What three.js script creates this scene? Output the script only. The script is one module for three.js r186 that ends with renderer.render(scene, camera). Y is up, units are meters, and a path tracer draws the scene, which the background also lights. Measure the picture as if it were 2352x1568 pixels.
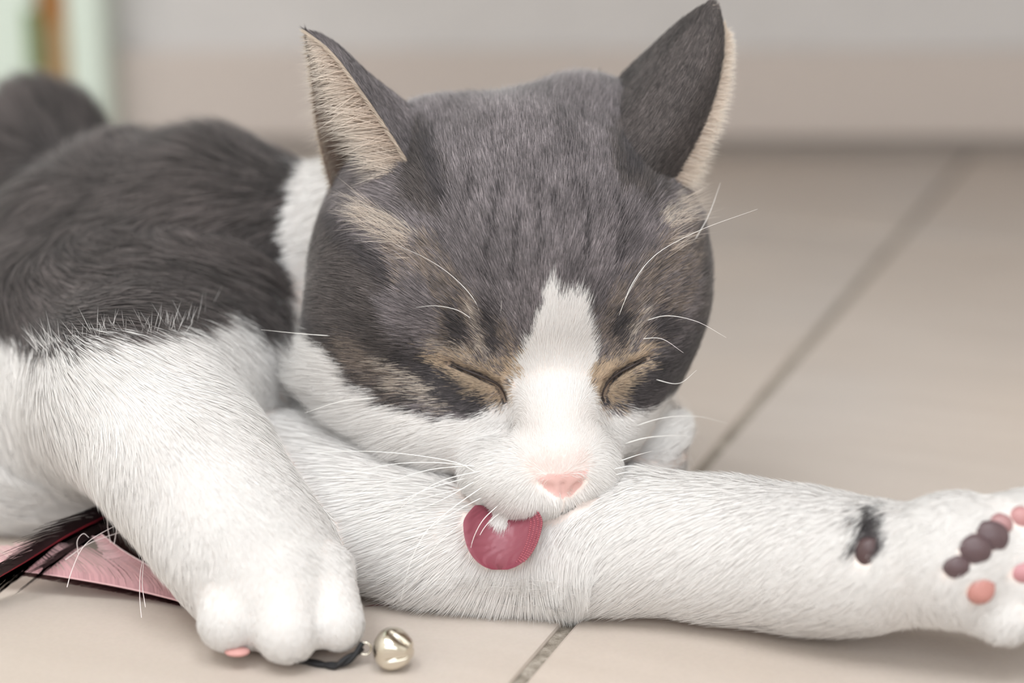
import * as THREE from 'three';
import { RectAreaLightUniformsLib } from 'three/addons/lights/RectAreaLightUniformsLib.js';
import { RoundedBoxGeometry } from 'three/addons/geometries/RoundedBoxGeometry.js';
import { mergeGeometries } from 'three/addons/utils/BufferGeometryUtils.js';

// ------------------------------------------------------------------ camera
const W = 2352, H = 1568, FOV = 20, PITCH = 17 * Math.PI / 180, CAM_H = 0.1956;
const scene = new THREE.Scene();
const camera = new THREE.PerspectiveCamera(FOV, W / H, 0.02, 30);
camera.position.set(0, CAM_H, 0);
camera.rotation.x = -PITCH;
camera.focus = 0.4525;
camera.userData.fStop = 4.8;
const renderer = new THREE.WebGLRenderer();
renderer.toneMapping = THREE.LinearToneMapping;
renderer.toneMappingExposure = 1.0;
renderer.shadowMap.enabled = true;

// pixel -> point: a pixel gives a direction; the depth comes from the floor, or from the anatomy of the cat
const FPX = H / 2 / Math.tan(FOV * Math.PI / 360), SP = Math.sin(PITCH), CP = Math.cos(PITCH);
const at = (px, py, d) => { const x = (px - W / 2) / FPX * d, y = -(py - H / 2) / FPX * d; return new THREE.Vector3(x, CAM_H + y * CP - d * SP, -y * SP - d * CP); };
const seen = (x, y, z) => { const h = y - CAM_H, d = -h * SP - z * CP; return [W / 2 + FPX * x / d, H / 2 - FPX * (h * CP - z * SP) / d, d]; };
const floorDepth = (py, h = 0) => (CAM_H - h) / (SP + CP * (py - H / 2) / FPX);
const onFloor = (px, py, h = 0) => at(px, py, floorDepth(py, h));
const RIGHT = new THREE.Vector3(1, 0, 0), UP = new THREE.Vector3(0, CP, -SP), BACK = new THREE.Vector3(0, SP, CP);

// ------------------------------------------------------------------ light
RectAreaLightUniformsLib.init();
scene.background = new THREE.Color(0.0, 0.0, 0.0);
const LIGHT = { ceiling: 8.0, window: 3.4 };

// ------------------------------------------------------------------ helpers
let seed = 12345;
const rnd = () => { seed = (seed + 0x6D2B79F5) | 0; let t = Math.imul(seed ^ (seed >>> 15), 1 | seed); t = (t + Math.imul(t ^ (t >>> 7), 61 | t)) ^ t; return ((t ^ (t >>> 14)) >>> 0) / 4294967296; };
const hash3 = (x, y, z) => { let h = Math.imul(x, 374761393) + Math.imul(y, 668265263) + Math.imul(z, 2147483647 - 1013904223); h = Math.imul(h ^ (h >>> 13), 1274126177); return ((h ^ (h >>> 16)) >>> 0) / 4294967296; };
const noise3 = (x, y, z) => {
  const ix = Math.floor(x), iy = Math.floor(y), iz = Math.floor(z), s = (t) => t * t * (3 - 2 * t), u = s(x - ix), v = s(y - iy), w = s(z - iz), l = (a, b, t) => a + (b - a) * t;
  return l(l(l(hash3(ix, iy, iz), hash3(ix + 1, iy, iz), u), l(hash3(ix, iy + 1, iz), hash3(ix + 1, iy + 1, iz), u), v), l(l(hash3(ix, iy, iz + 1), hash3(ix + 1, iy, iz + 1), u), l(hash3(ix, iy + 1, iz + 1), hash3(ix + 1, iy + 1, iz + 1), u), v), w) * 2 - 1;
};
const fbm = (x, y, z) => noise3(x, y, z) * 0.6 + noise3(x * 2.1, y * 2.1, z * 2.1) * 0.3 + noise3(x * 4.3, y * 4.3, z * 4.3) * 0.15;
const lin = (hex) => new THREE.Color(hex);
const std = (o) => new THREE.MeshStandardMaterial({ side: THREE.DoubleSide, ...o });
const taken = {};
const numbered = (n) => { const k = taken[n] = (taken[n] ?? -1) + 1; return k ? `${n}_${String(k).padStart(3, '0')}` : n; };
function part(name, geometry, material, parent) {
  const m = new THREE.Mesh(geometry, material); m.name = name; m.castShadow = m.receiveShadow = true; parent.add(m); return m;
}
function thing(name, label, category, position = [0, 0, 0]) {
  const g = new THREE.Group(); g.name = numbered(name); g.position.set(...position); g.userData = { label, category }; scene.add(g); return g;
}
function structure(name, geometry, material, label) {
  const m = part(name, geometry, material, scene); m.userData = { kind: 'structure', label }; return m;
}
function canvasTexture(w, h, paint, srgb = true) {
  const data = new Uint8Array(w * h * 4);
  for (let y = 0; y < h; y++) for (let x = 0; x < w; x++) { const c = paint(x / w, y / h), k = (y * w + x) * 4; data[k] = c[0]; data[k + 1] = c[1]; data[k + 2] = c[2]; data[k + 3] = 255; }
  const t = new THREE.DataTexture(data, w, h); t.magFilter = THREE.LinearFilter; t.wrapS = t.wrapT = THREE.RepeatWrapping; if (srgb) t.colorSpace = THREE.SRGBColorSpace; t.needsUpdate = true; return t;
}
// a tube that tapers along a curve
function taperTube(points, radius, segments = 16, sides = 5) {
  const curve = new THREE.CatmullRomCurve3(points), fr = curve.computeFrenetFrames(segments), pos = [], nor = [], idx = [];
  for (let i = 0; i <= segments; i++) {
    const p = curve.getPointAt(i / segments), r = typeof radius === 'function' ? radius(i / segments) : radius;
    for (let j = 0; j < sides; j++) {
      const a = j / sides * Math.PI * 2, n = fr.normals[i].clone().multiplyScalar(Math.cos(a)).addScaledVector(fr.binormals[i], Math.sin(a));
      pos.push(p.x + n.x * r, p.y + n.y * r, p.z + n.z * r); nor.push(n.x, n.y, n.z);
      if (i < segments) { const a0 = i * sides + j, a1 = i * sides + (j + 1) % sides; idx.push(a0, a1, a0 + sides, a1, a1 + sides, a0 + sides); }
    }
  }
  const g = new THREE.BufferGeometry(); g.setAttribute('position', new THREE.Float32BufferAttribute(pos, 3)); g.setAttribute('normal', new THREE.Float32BufferAttribute(nor, 3)); g.setIndex(idx); return g;
}
// ------------------------------------------------------------------ the room
const WALL_Z = onFloor(1800, 352).z, ROOM = { x0: -1.5, x1: 1.9, z0: WALL_Z, z1: 1.5, y1: 2.4 }, TH = 0.12;
const box = (x0, x1, y0, y1, z0, z1) => new THREE.BoxGeometry(x1 - x0, y1 - y0, z1 - z0).translate((x0 + x1) / 2, (y0 + y1) / 2, (z0 + z1) / 2);
const plasterTex = canvasTexture(256, 256, (u, v) => { const n = fbm(u * 8, v * 8, 3.3) * 5 + (hash3(u * 256, v * 256, 7) - 0.5) * 5; return [236 + n, 234 + n, 233 + n]; });
const plaster = std({ color: lin('#e4e2e1'), map: plasterTex, roughness: 0.9 });
const whitePaint = std({ color: 0xefece6, roughness: 0.9 });
structure('wall_back', box(ROOM.x0 - TH, ROOM.x1 + TH, 0, ROOM.y1, ROOM.z0 - TH, ROOM.z0), plaster, 'pale grey plastered wall behind the cat');
structure('wall_left', box(ROOM.x0 - TH, ROOM.x0, 0, ROOM.y1, ROOM.z0, ROOM.z1), whitePaint, 'white painted side wall');
structure('wall_right', box(ROOM.x1, ROOM.x1 + TH, 0, ROOM.y1, ROOM.z0, ROOM.z1), whitePaint, 'white painted side wall');
structure('ceiling', box(ROOM.x0 - TH, ROOM.x1 + TH, ROOM.y1, ROOM.y1 + TH, ROOM.z0 - TH, ROOM.z1 + TH), whitePaint, 'white ceiling');
{ // the wall behind the camera, with a wide window opening
  const [a, b, c, d] = [-1.1, 1.1, 0.7, 2.1], g = mergeGeometries([box(ROOM.x0 - TH, a, 0, ROOM.y1, ROOM.z1, ROOM.z1 + TH), box(b, ROOM.x1 + TH, 0, ROOM.y1, ROOM.z1, ROOM.z1 + TH), box(a, b, 0, c, ROOM.z1, ROOM.z1 + TH), box(a, b, d, ROOM.y1, ROOM.z1, ROOM.z1 + TH)]);
  structure('wall_front', g, whitePaint, 'white wall with a window opening');
  const win = new THREE.Group(); win.name = 'window_1'; win.userData = { kind: 'structure', label: 'wide window with a white frame' }; scene.add(win);
  const frame = mergeGeometries([box(a, b, c, c + 0.05, 1.530, 1.590), box(a, b, d - 0.05, d, 1.530, 1.590), box(a, a + 0.05, c, d, 1.530, 1.590), box(b - 0.05, b, c, d, 1.530, 1.590), box(-0.025, 0.025, c, d, 1.530, 1.590)]);
  part('window_frame', frame, whitePaint, win);
  const glass = new THREE.MeshPhysicalMaterial({ color: 0xffffff, transmission: 1, roughness: 0, thickness: 0 });
  for (const [x0, x1] of [[a + 0.05, -0.025], [0.025, b - 0.05]]) part('pane', box(x0, x1, c + 0.05, d - 0.05, 1.558, 1.562), glass, win);
  const day = new THREE.RectAreaLight(new THREE.Color(0.94, 0.98, 1.02), LIGHT.window, b - a - 0.1, d - c - 0.1);
  day.position.set(0, (c + d) / 2, 1.490); day.lookAt(0, (c + d) / 2, 0); scene.add(day);
}
{ // skirting: a tile strip set a finger's width above the floor, dark mortar in the joint
  const g = new THREE.Group(); g.name = 'baseboard_back'; g.userData = { kind: 'structure', label: 'beige tile skirting along the grey wall' }; scene.add(g);
  const skirt = std({ color: lin('#cbc0b9'), roughness: 0.45 });
  part('skirting_strip', new RoundedBoxGeometry(ROOM.x1 - ROOM.x0 - 0.002, 0.044, 0.009, 2, 0.002).translate((ROOM.x0 + ROOM.x1) / 2, 0.031, ROOM.z0 + 0.0045), skirt, g);
  part('mortar_joint', box(ROOM.x0, ROOM.x1, 0, 0.0095, ROOM.z0, ROOM.z0 + 0.004), std({ color: lin('#958d87'), roughness: 1 }), g);
}
{ // floor: square tiles laid askew to the wall, grout lower than the tiles
  const A = onFloor(1186, 1568), B = onFloor(2068, 540), u = B.clone().sub(A).setY(0).normalize(), v = new THREE.Vector3(-u.z, 0, u.x), S = 0.333, gap = 0.0034;
  const groutTex = canvasTexture(256, 256, (a, b) => { const n = fbm(a * 40, b * 40, 1) * 34 + fbm(a * 9, b * 9, 4) * 26 + (hash3(a * 256, b * 256, 3) - 0.5) * 26; return [150 + n, 141 + n, 130 + n]; });
  groutTex.repeat.set(14, 14);
  const grout = std({ map: groutTex, roughness: 1, bumpMap: groutTex, bumpScale: 0.0006 });
  const slab = box(ROOM.x0 - TH, ROOM.x1 + TH, -0.1, -0.0013, ROOM.z0 - TH, ROOM.z1 + TH);
  { const p = slab.attributes.position, uv = slab.attributes.uv; for (let i = 0; i < p.count; i++) uv.setXY(i, p.getX(i), p.getZ(i)); }
  const floor = structure('floor', slab, grout, 'grey grout bed under the floor tiles');
  const tint = (k) => { const t = canvasTexture(512, 512, (a, b) => { const n = fbm(a * 6, b * 46, k * 7) * 4.5 + fbm(a * 5, b * 5, k * 3 + 9) * 4 + (hash3(a * 512, b * 512, k) - 0.5) * 4, w = fbm(a * 3 + 4, b * 3, k + 20) * 3.5; return [196 + n + w, 185 + n, 176 + n - w]; }); return t; };
  const bump = canvasTexture(256, 256, (a, b) => { const n = 128 + fbm(a * 26, b * 60, 5) * 60; return [n, n, n]; }, false); bump.repeat.set(3, 3);
  const mats = [1, 2, 3].map((k) => std({ map: tint(k), roughness: 0.42, bumpMap: bump, bumpScale: 0.00006 }));
  const rect = [[ROOM.x0 + 0.002, 0, 1], [ROOM.x1 - 0.002, 0, -1], [ROOM.z0 + 0.001, 1, 1], [ROOM.z1 - 0.002, 1, -1]];
  for (let i = -9; i <= 4; i++) for (let j = -7; j <= 7; j++) {
    let poly = [[0, 0], [1, 0], [1, 1], [0, 1]].map(([s, t]) => { const a = (i + s) * S + (s ? -gap / 2 : gap / 2), b = (j + t) * S + (t ? -gap / 2 : gap / 2); return [B.x + u.x * a + v.x * b, B.z + u.z * a + v.z * b]; });
    for (const [lim, ax, sg] of rect) {
      const out = [];
      poly.forEach((p, n) => { const q = poly[(n + 1) % poly.length], a = (p[ax] - lim) * sg, b = (q[ax] - lim) * sg; if (a >= 0) out.push(p); if (a * b < 0) { const t = a / (a - b); out.push([p[0] + (q[0] - p[0]) * t, p[1] + (q[1] - p[1]) * t]); } });
      poly = out; if (poly.length < 3) break;
    }
    if (poly.length < 3) continue;
    const area = poly.reduce((s, p, n) => { const q = poly[(n + 1) % poly.length]; return s + p[0] * q[1] - q[0] * p[1]; }, 0);
    if (Math.abs(area) < 0.002) continue;
    const b = 0.0009, cx = poly.reduce((s, p) => s + p[0], 0) / poly.length, cz = poly.reduce((s, p) => s + p[1], 0) / poly.length;
    const shape = new THREE.Shape(poly.map(([x, z]) => new THREE.Vector2(x, -z)));
    const g = new THREE.ExtrudeGeometry(shape, { depth: 0.006 - b, bevelEnabled: true, bevelThickness: b, bevelSize: b, bevelOffset: -b, bevelSegments: 2 }).rotateX(-Math.PI / 2);
    g.translate(0, -0.006, 0);
    const p = g.attributes.position, uv = g.attributes.uv; for (let n = 0; n < p.count; n++) { const X = p.getX(n) - B.x, Z = p.getZ(n) - B.z; uv.setXY(n, (X * v.x + Z * v.z) / S, (X * u.x + Z * u.z) / S); }
    part('tile', g, mats[(i * 5 + j * 3 + 90) % 3], floor);
  }
}
// two flat ceiling lamps above the cat
for (const [k, x] of [[0, -0.75], [1, 0.35]]) {
  const g = thing('ceiling_light', k ? 'flat white ceiling light panel away from the mint door' : 'flat white ceiling light panel on the mint door side', 'lamp', [x, ROOM.y1, 0.35]);
  g.userData.group = 'ceiling light panels';
  part('frame', new RoundedBoxGeometry(0.68, 0.04, 1.28, 2, 0.008).translate(0, -0.021, 0), whitePaint, g);
  part('diffuser', new THREE.BoxGeometry(0.6, 0.006, 1.2).translate(0, -0.045, 0), std({ color: 0xffffff, emissive: 0xfff8ee, emissiveIntensity: 1.0 }), g);
  const l = new THREE.RectAreaLight(new THREE.Color(0.94, 0.98, 1.02), LIGHT.ceiling, 0.6, 1.2); l.position.set(0, -0.055, 0); l.rotation.x = -Math.PI / 2; g.add(l);
}
{ // a pale mint painted door leaf standing against the wall, with a rusty hinge strip
  const d = 0.955, x = (px) => at(px, 100, d).x, zf = ROOM.z0 + 0.034;
  const g = thing('painted_door', 'pale mint green painted door with a rust-brown hinge strip against the grey wall', 'door', [x(60), 0, ROOM.z0 + 0.018]);
  const dx = -x(60), dz = -(ROOM.z0 + 0.018), place = (geo) => geo.translate(dx, 0, dz);
  const mintTex = canvasTexture(256, 256, (a, b) => { const n = fbm(a * 5, b * 5, 2) * 5; return [219 + n, 231 + n, 220 + n]; });
  const mint = std({ map: mintTex, roughness: 0.5 });
  const slab = (x0, x1, y0, y1, z0, z1, r) => place(new RoundedBoxGeometry(x1 - x0, y1 - y0, z1 - z0, 3, r).translate((x0 + x1) / 2, (y0 + y1) / 2, (z0 + z1) / 2));
  part('door_leaf', slab(x(112) - 0.5, x(112), 0.012, 1.9, zf - 0.03, zf, 0.003), mint, g);
  const rustTex = canvasTexture(64, 1024, (a, b) => { const y = b * 0.6, n = fbm(a * 3, b * 40, 8), r = Math.max(0, Math.min(1, 0.5 + n * 0.9)); const hot = Math.max(0, 1 - Math.abs(y - 0.079) / 0.013); const k = Math.min(1, r * 0.25 + hot * 0.5); return [176 + (150 - 176) * k + n * 10, 150 + (84 - 150) * k + n * 10, 112 + (30 - 112) * k + n * 8]; });
  const strip = slab(x(114), x(176), 0.012, 0.6, zf - 0.028, zf - 0.004, 0.002);
  { const p = strip.attributes.position, uv = strip.attributes.uv; for (let i = 0; i < p.count; i++) uv.setXY(i, p.getX(i) * 40, p.getY(i) / 0.6); }
  part('hinge_strip', strip, std({ map: rustTex, roughness: 0.9 }), g);
  part('door_post', slab(x(174), x(262), 0.0, 1.9, zf - 0.034, zf - 0.002, 0.006), mint, g);
  part('hinge_knuckle', place(new THREE.CylinderGeometry(0.0035, 0.0035, 0.03, 12).translate(x(104), at(104, 75, d).y, zf)), std({ color: lin('#7f9468'), roughness: 0.6, metalness: 0.2 }), g);
}
{ // the deep shelf on the wall, out of the frame, that shades the floor along the wall
  const g = thing('wall_shelf', 'deep brown wooden shelf fixed to the grey wall above the floor', 'shelf', [0.62, 0.5, ROOM.z0 + 0.001]);
  const oak = std({ color: lin('#8a7460'), roughness: 0.6 });
  part('board', new RoundedBoxGeometry(1.7, 0.035, 0.475, 2, 0.006).translate(0, 0.0175, 0.2375), oak, g);
  for (const x of [-0.6, 0.6]) { const s = new THREE.Shape([new THREE.Vector2(0, 0), new THREE.Vector2(0.38, 0), new THREE.Vector2(0.36, -0.03), new THREE.Vector2(0.04, -0.24), new THREE.Vector2(0, -0.24)]); part('bracket', new THREE.ExtrudeGeometry(s, { depth: 0.025, bevelEnabled: true, bevelSize: 0.002, bevelThickness: 0.002, bevelSegments: 1 }).rotateY(-Math.PI / 2).translate(x, -0.002, 0.003), oak, g); }
}
// ------------------------------------------------------------------ the cat: one continuous skin, meshed from a field of joined ellipsoids and tapered capsules
const PXM = (d) => d / FPX;                                   // metres per photo pixel at depth d
const smin = (a, b, k) => { const h = Math.max(k - Math.abs(a - b), 0) / k; return Math.min(a, b) - h * h * k * 0.25; };
const smax = (a, b, k) => -smin(-a, -b, k);
const AX = [RIGHT.toArray(), UP.toArray(), BACK.toArray()];
function ell(px, py, d, rx, ry, rz, roll = 0, k = 0.008, yaw = 0) {   // radii in pixels at that depth; roll in degrees in the view plane
  const c = at(px, py, d), m = PXM(d), a = -roll * Math.PI / 180, b = yaw * Math.PI / 180, X = new THREE.Vector3(), Y = new THREE.Vector3(), Z = BACK.clone();
  X.copy(RIGHT).multiplyScalar(Math.cos(a)).addScaledVector(UP, Math.sin(a)); Y.copy(UP).multiplyScalar(Math.cos(a)).addScaledVector(RIGHT, -Math.sin(a));
  if (yaw) { X.applyAxisAngle(Y, b); Z.applyAxisAngle(Y, b); }
  return { t: 0, c: [c.x, c.y, c.z], ax: [X.x, X.y, X.z, Y.x, Y.y, Y.z, Z.x, Z.y, Z.z], r: [rx * m, ry * m, rz * m], br: Math.max(rx, ry, rz) * m, k };
}
function cap(a, b, k = 0.008) {                              // a, b: [px, py, d, r px]
  const A = at(a[0], a[1], a[2]), B = at(b[0], b[1], b[2]), ra = a[3] * PXM(a[2]), rb = b[3] * PXM(b[2]), c = A.clone().add(B).multiplyScalar(0.5);
  return { t: 1, a: [A.x, A.y, A.z], b: [B.x - A.x, B.y - A.y, B.z - A.z], ra, rb, c: [c.x, c.y, c.z], br: A.distanceTo(B) / 2 + Math.max(ra, rb), k };
}
const chain = (pts, k) => pts.slice(1).map((p, i) => cap(pts[i], p, k));
function prim(q, x, y, z) {
  if (q.t === 0) {
    const dx = x - q.c[0], dy = y - q.c[1], dz = z - q.c[2], m = q.ax, r = q.r;
    const u = (dx * m[0] + dy * m[1] + dz * m[2]) / r[0], v = (dx * m[3] + dy * m[4] + dz * m[5]) / r[1], w = (dx * m[6] + dy * m[7] + dz * m[8]) / r[2];
    const k0 = Math.sqrt(u * u + v * v + w * w), k1 = Math.sqrt((u / r[0]) ** 2 + (v / r[1]) ** 2 + (w / r[2]) ** 2);
    return k1 < 1e-9 ? -Math.min(r[0], r[1], r[2]) : k0 * (k0 - 1) / k1;
  }
  const dx = x - q.a[0], dy = y - q.a[1], dz = z - q.a[2], b = q.b, bb = b[0] * b[0] + b[1] * b[1] + b[2] * b[2];
  let t = (dx * b[0] + dy * b[1] + dz * b[2]) / bb; t = t < 0 ? 0 : t > 1 ? 1 : t;
  const ex = dx - b[0] * t, ey = dy - b[1] * t, ez = dz - b[2] * t;
  return Math.sqrt(ex * ex + ey * ey + ez * ez) - (q.ra + (q.rb - q.ra) * t);
}
function field(list, x, y, z) {
  let d = 1e3;
  for (let i = 0; i < list.length; i++) {
    const q = list[i], dx = x - q.c[0], dy = y - q.c[1], dz = z - q.c[2], far = Math.sqrt(dx * dx + dy * dy + dz * dz) - q.br;
    if (far > d + q.k) continue;
    d = i ? smin(d, prim(q, x, y, z), q.k) : prim(q, x, y, z);
  }
  return d;
}
const TORSO = [
  ell(330, 560, 0.545, 330, 235, 270, -6, 0.02), ell(0, 560, 0.590, 330, 255, 300, 0, 0.02),
  ell(100, 408, 0.592, 150, 178, 200, 15, 0.010), ell(-330, 560, 0.630, 420, 300, 300, 0, 0.03),
  ell(520, 560, 0.530, 190, 235, 220, 0, 0.015), ell(280, 700, 0.512, 280, 135, 150, 4, 0.022),
  ell(60, 1000, 0.527, 260, 190, 190, 0, 0.02), ell(40, 1110, 0.522, 235, 140, 190, 0, 0.015), ell(-250, 900, 0.570, 330, 260, 260, 0, 0.03),
  cap([720, 580, 0.532, 195], [1000, 590, 0.525, 265], 0.012), ell(690, 800, 0.530, 130, 190, 170, 0, 0.012),
  ell(575, 860, 0.508, 120, 150, 120, 20, 0.01), ell(760, 980, 0.520, 200, 160, 150, 0, 0.012), ell(1250, 950, 0.530, 280, 190, 180, 0, 0.02),
];
const LEG = [
  ...chain([[120, 880, 0.515, 160], [300, 905, 0.478, 195], [440, 1075, 0.4605, 172], [555, 1245, 0.449, 160], [640, 1345, 0.4445, 158]], 0.012),
  ell(400, 850, 0.488, 130, 115, 130, 0, 0.012),
  ell(650, 1385, 0.443, 165, 115, 130, 18, 0.008),
  cap([536, 1305, 0.4395, 64], [526, 1424, 0.4330, 70], 0.0022), cap([650, 1300, 0.4365, 66], [660, 1450, 0.4298, 74], 0.0022), cap([752, 1305, 0.4400, 56], [775, 1432, 0.4335, 62], 0.0022),
];
const ARM = [
  ...chain([[1450, 1000, 0.500, 95], [1000, 1120, 0.505, 120], [700, 1125, 0.486, 140], [830, 1200, 0.4735, 136], [1000, 1245, 0.4670, 120], [1130, 1276, 0.4650, 100], [1250, 1278, 0.4635, 98]], 0.012),
  ...chain([[1250, 1278, 0.4635, 98], [1370, 1262, 0.4615, 120], [1500, 1247, 0.4590, 138], [1700, 1270, 0.4530, 142], [1880, 1290, 0.4420, 134], [2000, 1300, 0.4345, 122]], 0.012),
  ell(1500, 1035, 0.486, 78, 92, 80, 20, 0.012),
  cap([2000, 1300, 0.4345, 122], [2150, 1285, 0.4265, 130], 0.008), ell(2240, 1280, 0.4245, 142, 142, 100, 0, 0.008),
  // toes of the far paw, fanned out past the frame
  cap([2330, 1190, 0.4255, 62], [2440, 1165, 0.4225, 60], 0.003), cap([2360, 1275, 0.4225, 62], [2480, 1265, 0.4190, 62], 0.003), cap([2345, 1350, 0.4225, 60], [2450, 1375, 0.4190, 58], 0.003), cap([2250, 1385, 0.4235, 52], [2320, 1420, 0.4205, 50], 0.003),
];
const HEAD = [
  ell(1172, 560, 0.4890, 432, 318, 370, 3, 0.012), ell(1242, 600, 0.4765, 270, 320, 270, 0, 0.012),
  ell(1345, 320, 0.492, 170, 128, 170, -8, 0.012), ell(1010, 340, 0.488, 130, 90, 150, 0, 0.010),
  ell(915, 700, 0.4800, 200, 215, 250, 12, 0.012), ell(880, 850, 0.4840, 165, 140, 185, 28, 0.012), ell(980, 960, 0.476, 150, 110, 150, 30, 0.010), ell(1095, 985, 0.4735, 125, 105, 125, 20, 0.010),
  ell(1440, 680, 0.4860, 172, 225, 240, -6, 0.012), ell(1432, 850, 0.4785, 100, 125, 180, 0, 0.010), ell(1400, 975, 0.474, 75, 90, 120, 0, 0.008),
  cap([1258, 740, 0.4730, 118], [1280, 960, 0.4615, 90], 0.006), cap([1280, 960, 0.4615, 90], [1286, 1055, 0.4545, 76], 0.004),
  ell(1288, 1080, 0.4525, 66, 58, 62, 0, 0.003),
  ell(1178, 1098, 0.4575, 116, 84, 112, 14, 0.005), ell(1352, 1085, 0.4590, 78, 90, 105, -20, 0.005), ell(1235, 1142, 0.4550, 84, 48, 80, 4, 0.004),
  ell(1100, 850, 0.4665, 92, 70, 80, 22, 0.005), ell(1428, 852, 0.4690, 72, 68, 85, -24, 0.005),
  ell(1150, 1202, 0.4542, 38, 36, 38, 0, 0.002),
];
const EYE_L = [[1036, 836], [1075, 852], [1115, 868], [1145, 884], [1158, 904], [1163, 920]], EYE_R = [[1484, 824], [1448, 842], [1416, 860], [1394, 882], [1384, 906], [1389, 922]];
const hit = (list, px, py) => { for (let d = 0.40; d < 0.56; d += 0.0003) { const p = at(px, py, d); if (field(list, p.x, p.y, p.z) < 0) return d; } return 0.47; };
function hitHead(px, py) { for (let d = 0.42; d < 0.56; d += 0.0004) { const p = at(px, py, d); if (field(HEAD, p.x, p.y, p.z) < 0) return d; } return 0.47; }
const hit2 = (list, r, sink) => list.map(([x, y], i) => [x, y, hitHead(x, y) + sink, r[Math.min(i, r.length - 1)]]);
const CARVE = [
  ...chain(hit2(EYE_L, [5, 8, 9, 9, 8, 6], 0.0002), 0.001), ...chain(hit2(EYE_R, [5, 8, 9, 9, 8, 6], 0.0002), 0.001),
  ...chain(hit2([[1244, 1112], [1262, 1124], [1272, 1136]], [4, 9, 6], 0.0), 0.001), ...chain(hit2([[1340, 1104], [1326, 1118], [1314, 1132]], [3, 7, 5], 0.0), 0.001),
  ...chain(hit2([[1293, 1112], [1294, 1136]], [2, 3], 0.0), 0.001),
];
const headField = (x, y, z) => {
  let d = field(HEAD, x, y, z);
  if (d < 0.004) { const c = field(CARVE, x, y, z); d = smax(d, -c, 0.0012); }
  return d;
};
const G = [0, 0, 0, 0];
function groups(x, y, z) { G[0] = field(TORSO, x, y, z); G[1] = headField(x, y, z); G[2] = field(LEG, x, y, z); G[3] = field(ARM, x, y, z); return G; }
function sdf(x, y, z) {
  groups(x, y, z);
  let d = smin(G[0], G[2], 0.034); d = smin(d, G[3], 0.006);
  d = smin(d, G[1], 0.0015);
  return smax(d, 0.0008 - y, 0.003);
}
// ---- mesh the field (surface nets on a dense grid, empty blocks skipped)
function mesh(lo, size, c, keep) {
  const N = size.map((v) => Math.ceil(v / c)), [nx, ny, nz] = N, B = 8;
  const f = new Float32Array(nx * ny * nz).fill(1), id = (i, j, k) => (k * ny + j) * nx + i, active = [];
  for (let k = 0; k < nz; k += B) for (let j = 0; j < ny; j += B) for (let i = 0; i < nx; i += B) {
    const d = sdf(lo[0] + (i + B / 2) * c, lo[1] + (j + B / 2) * c, lo[2] + (k + B / 2) * c), near = Math.abs(d) < B * c * 1.5;
    if (near) active.push([i, j, k]);
    for (let w = k; w < Math.min(nz, k + B); w++) for (let v = j; v < Math.min(ny, j + B); v++) for (let u = i; u < Math.min(nx, i + B); u++) f[id(u, v, w)] = near ? sdf(lo[0] + u * c, lo[1] + v * c, lo[2] + w * c) : d;
  }
  const vid = new Int32Array(nx * ny * nz).fill(-1), pos = [], idx = [], E = [[0, 1], [2, 3], [4, 5], [6, 7], [0, 2], [1, 3], [4, 6], [5, 7], [0, 4], [1, 5], [2, 6], [3, 7]];
  const each = (fn) => { for (const [i, j, k] of active) for (let w = k; w < Math.min(nz - 1, k + B); w++) for (let v = j; v < Math.min(ny - 1, j + B); v++) for (let u = i; u < Math.min(nx - 1, i + B); u++) fn(u, v, w); };
  const q = new Float32Array(8);
  each((i, j, k) => {
    let mask = 0;
    for (let n = 0; n < 8; n++) { q[n] = f[id(i + (n & 1), j + ((n >> 1) & 1), k + (n >> 2))]; if (q[n] < 0) mask |= 1 << n; }
    if (mask === 0 || mask === 255) return;
    let s = 0, x = 0, y = 0, z = 0;
    for (const [a, b] of E) if ((q[a] < 0) !== (q[b] < 0)) { const t = q[a] / (q[a] - q[b]); x += (a & 1) + ((b & 1) - (a & 1)) * t; y += ((a >> 1) & 1) + (((b >> 1) & 1) - ((a >> 1) & 1)) * t; z += (a >> 2) + ((b >> 2) - (a >> 2)) * t; s++; }
    vid[id(i, j, k)] = pos.length / 3; pos.push(lo[0] + (i + x / s) * c, lo[1] + (j + y / s) * c, lo[2] + (k + z / s) * c);
  });
  const quad = (a, b, d, e, flip) => { if (a < 0 || b < 0 || d < 0 || e < 0 || !keep(pos[a * 3], pos[a * 3 + 1], pos[a * 3 + 2])) return; if (flip) idx.push(a, d, b, a, e, d); else idx.push(a, b, d, a, d, e); };
  each((i, j, k) => {
    const a = f[id(i, j, k)] < 0;
    if (j && k && a !== f[id(i + 1, j, k)] < 0) quad(vid[id(i, j - 1, k - 1)], vid[id(i, j, k - 1)], vid[id(i, j, k)], vid[id(i, j - 1, k)], !a);
    if (i && k && a !== f[id(i, j + 1, k)] < 0) quad(vid[id(i - 1, j, k - 1)], vid[id(i - 1, j, k)], vid[id(i, j, k)], vid[id(i, j, k - 1)], !a);
    if (i && j && a !== f[id(i, j, k + 1)] < 0) quad(vid[id(i - 1, j - 1, k)], vid[id(i, j - 1, k)], vid[id(i, j, k)], vid[id(i - 1, j, k)], !a);
  });
  const at3 = (x, y, z) => { const i = Math.floor((x - lo[0]) / c), j = Math.floor((y - lo[1]) / c), k = Math.floor((z - lo[2]) / c); return i < 0 || j < 0 || k < 0 || i >= nx || j >= ny || k >= nz ? 1 : f[id(i, j, k)]; };
  return { pos, idx, at3 };
}
const FACE = new THREE.Box3(); for (const x of [1000, 1520]) for (const y of [790, 1235]) for (const d of [0.443, 0.470]) FACE.expandByPoint(at(x, y, d));
const FINE = 0.0005, COARSE = 0.0012, core = FACE.clone().expandByScalar(-COARSE * 1.2);
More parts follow.
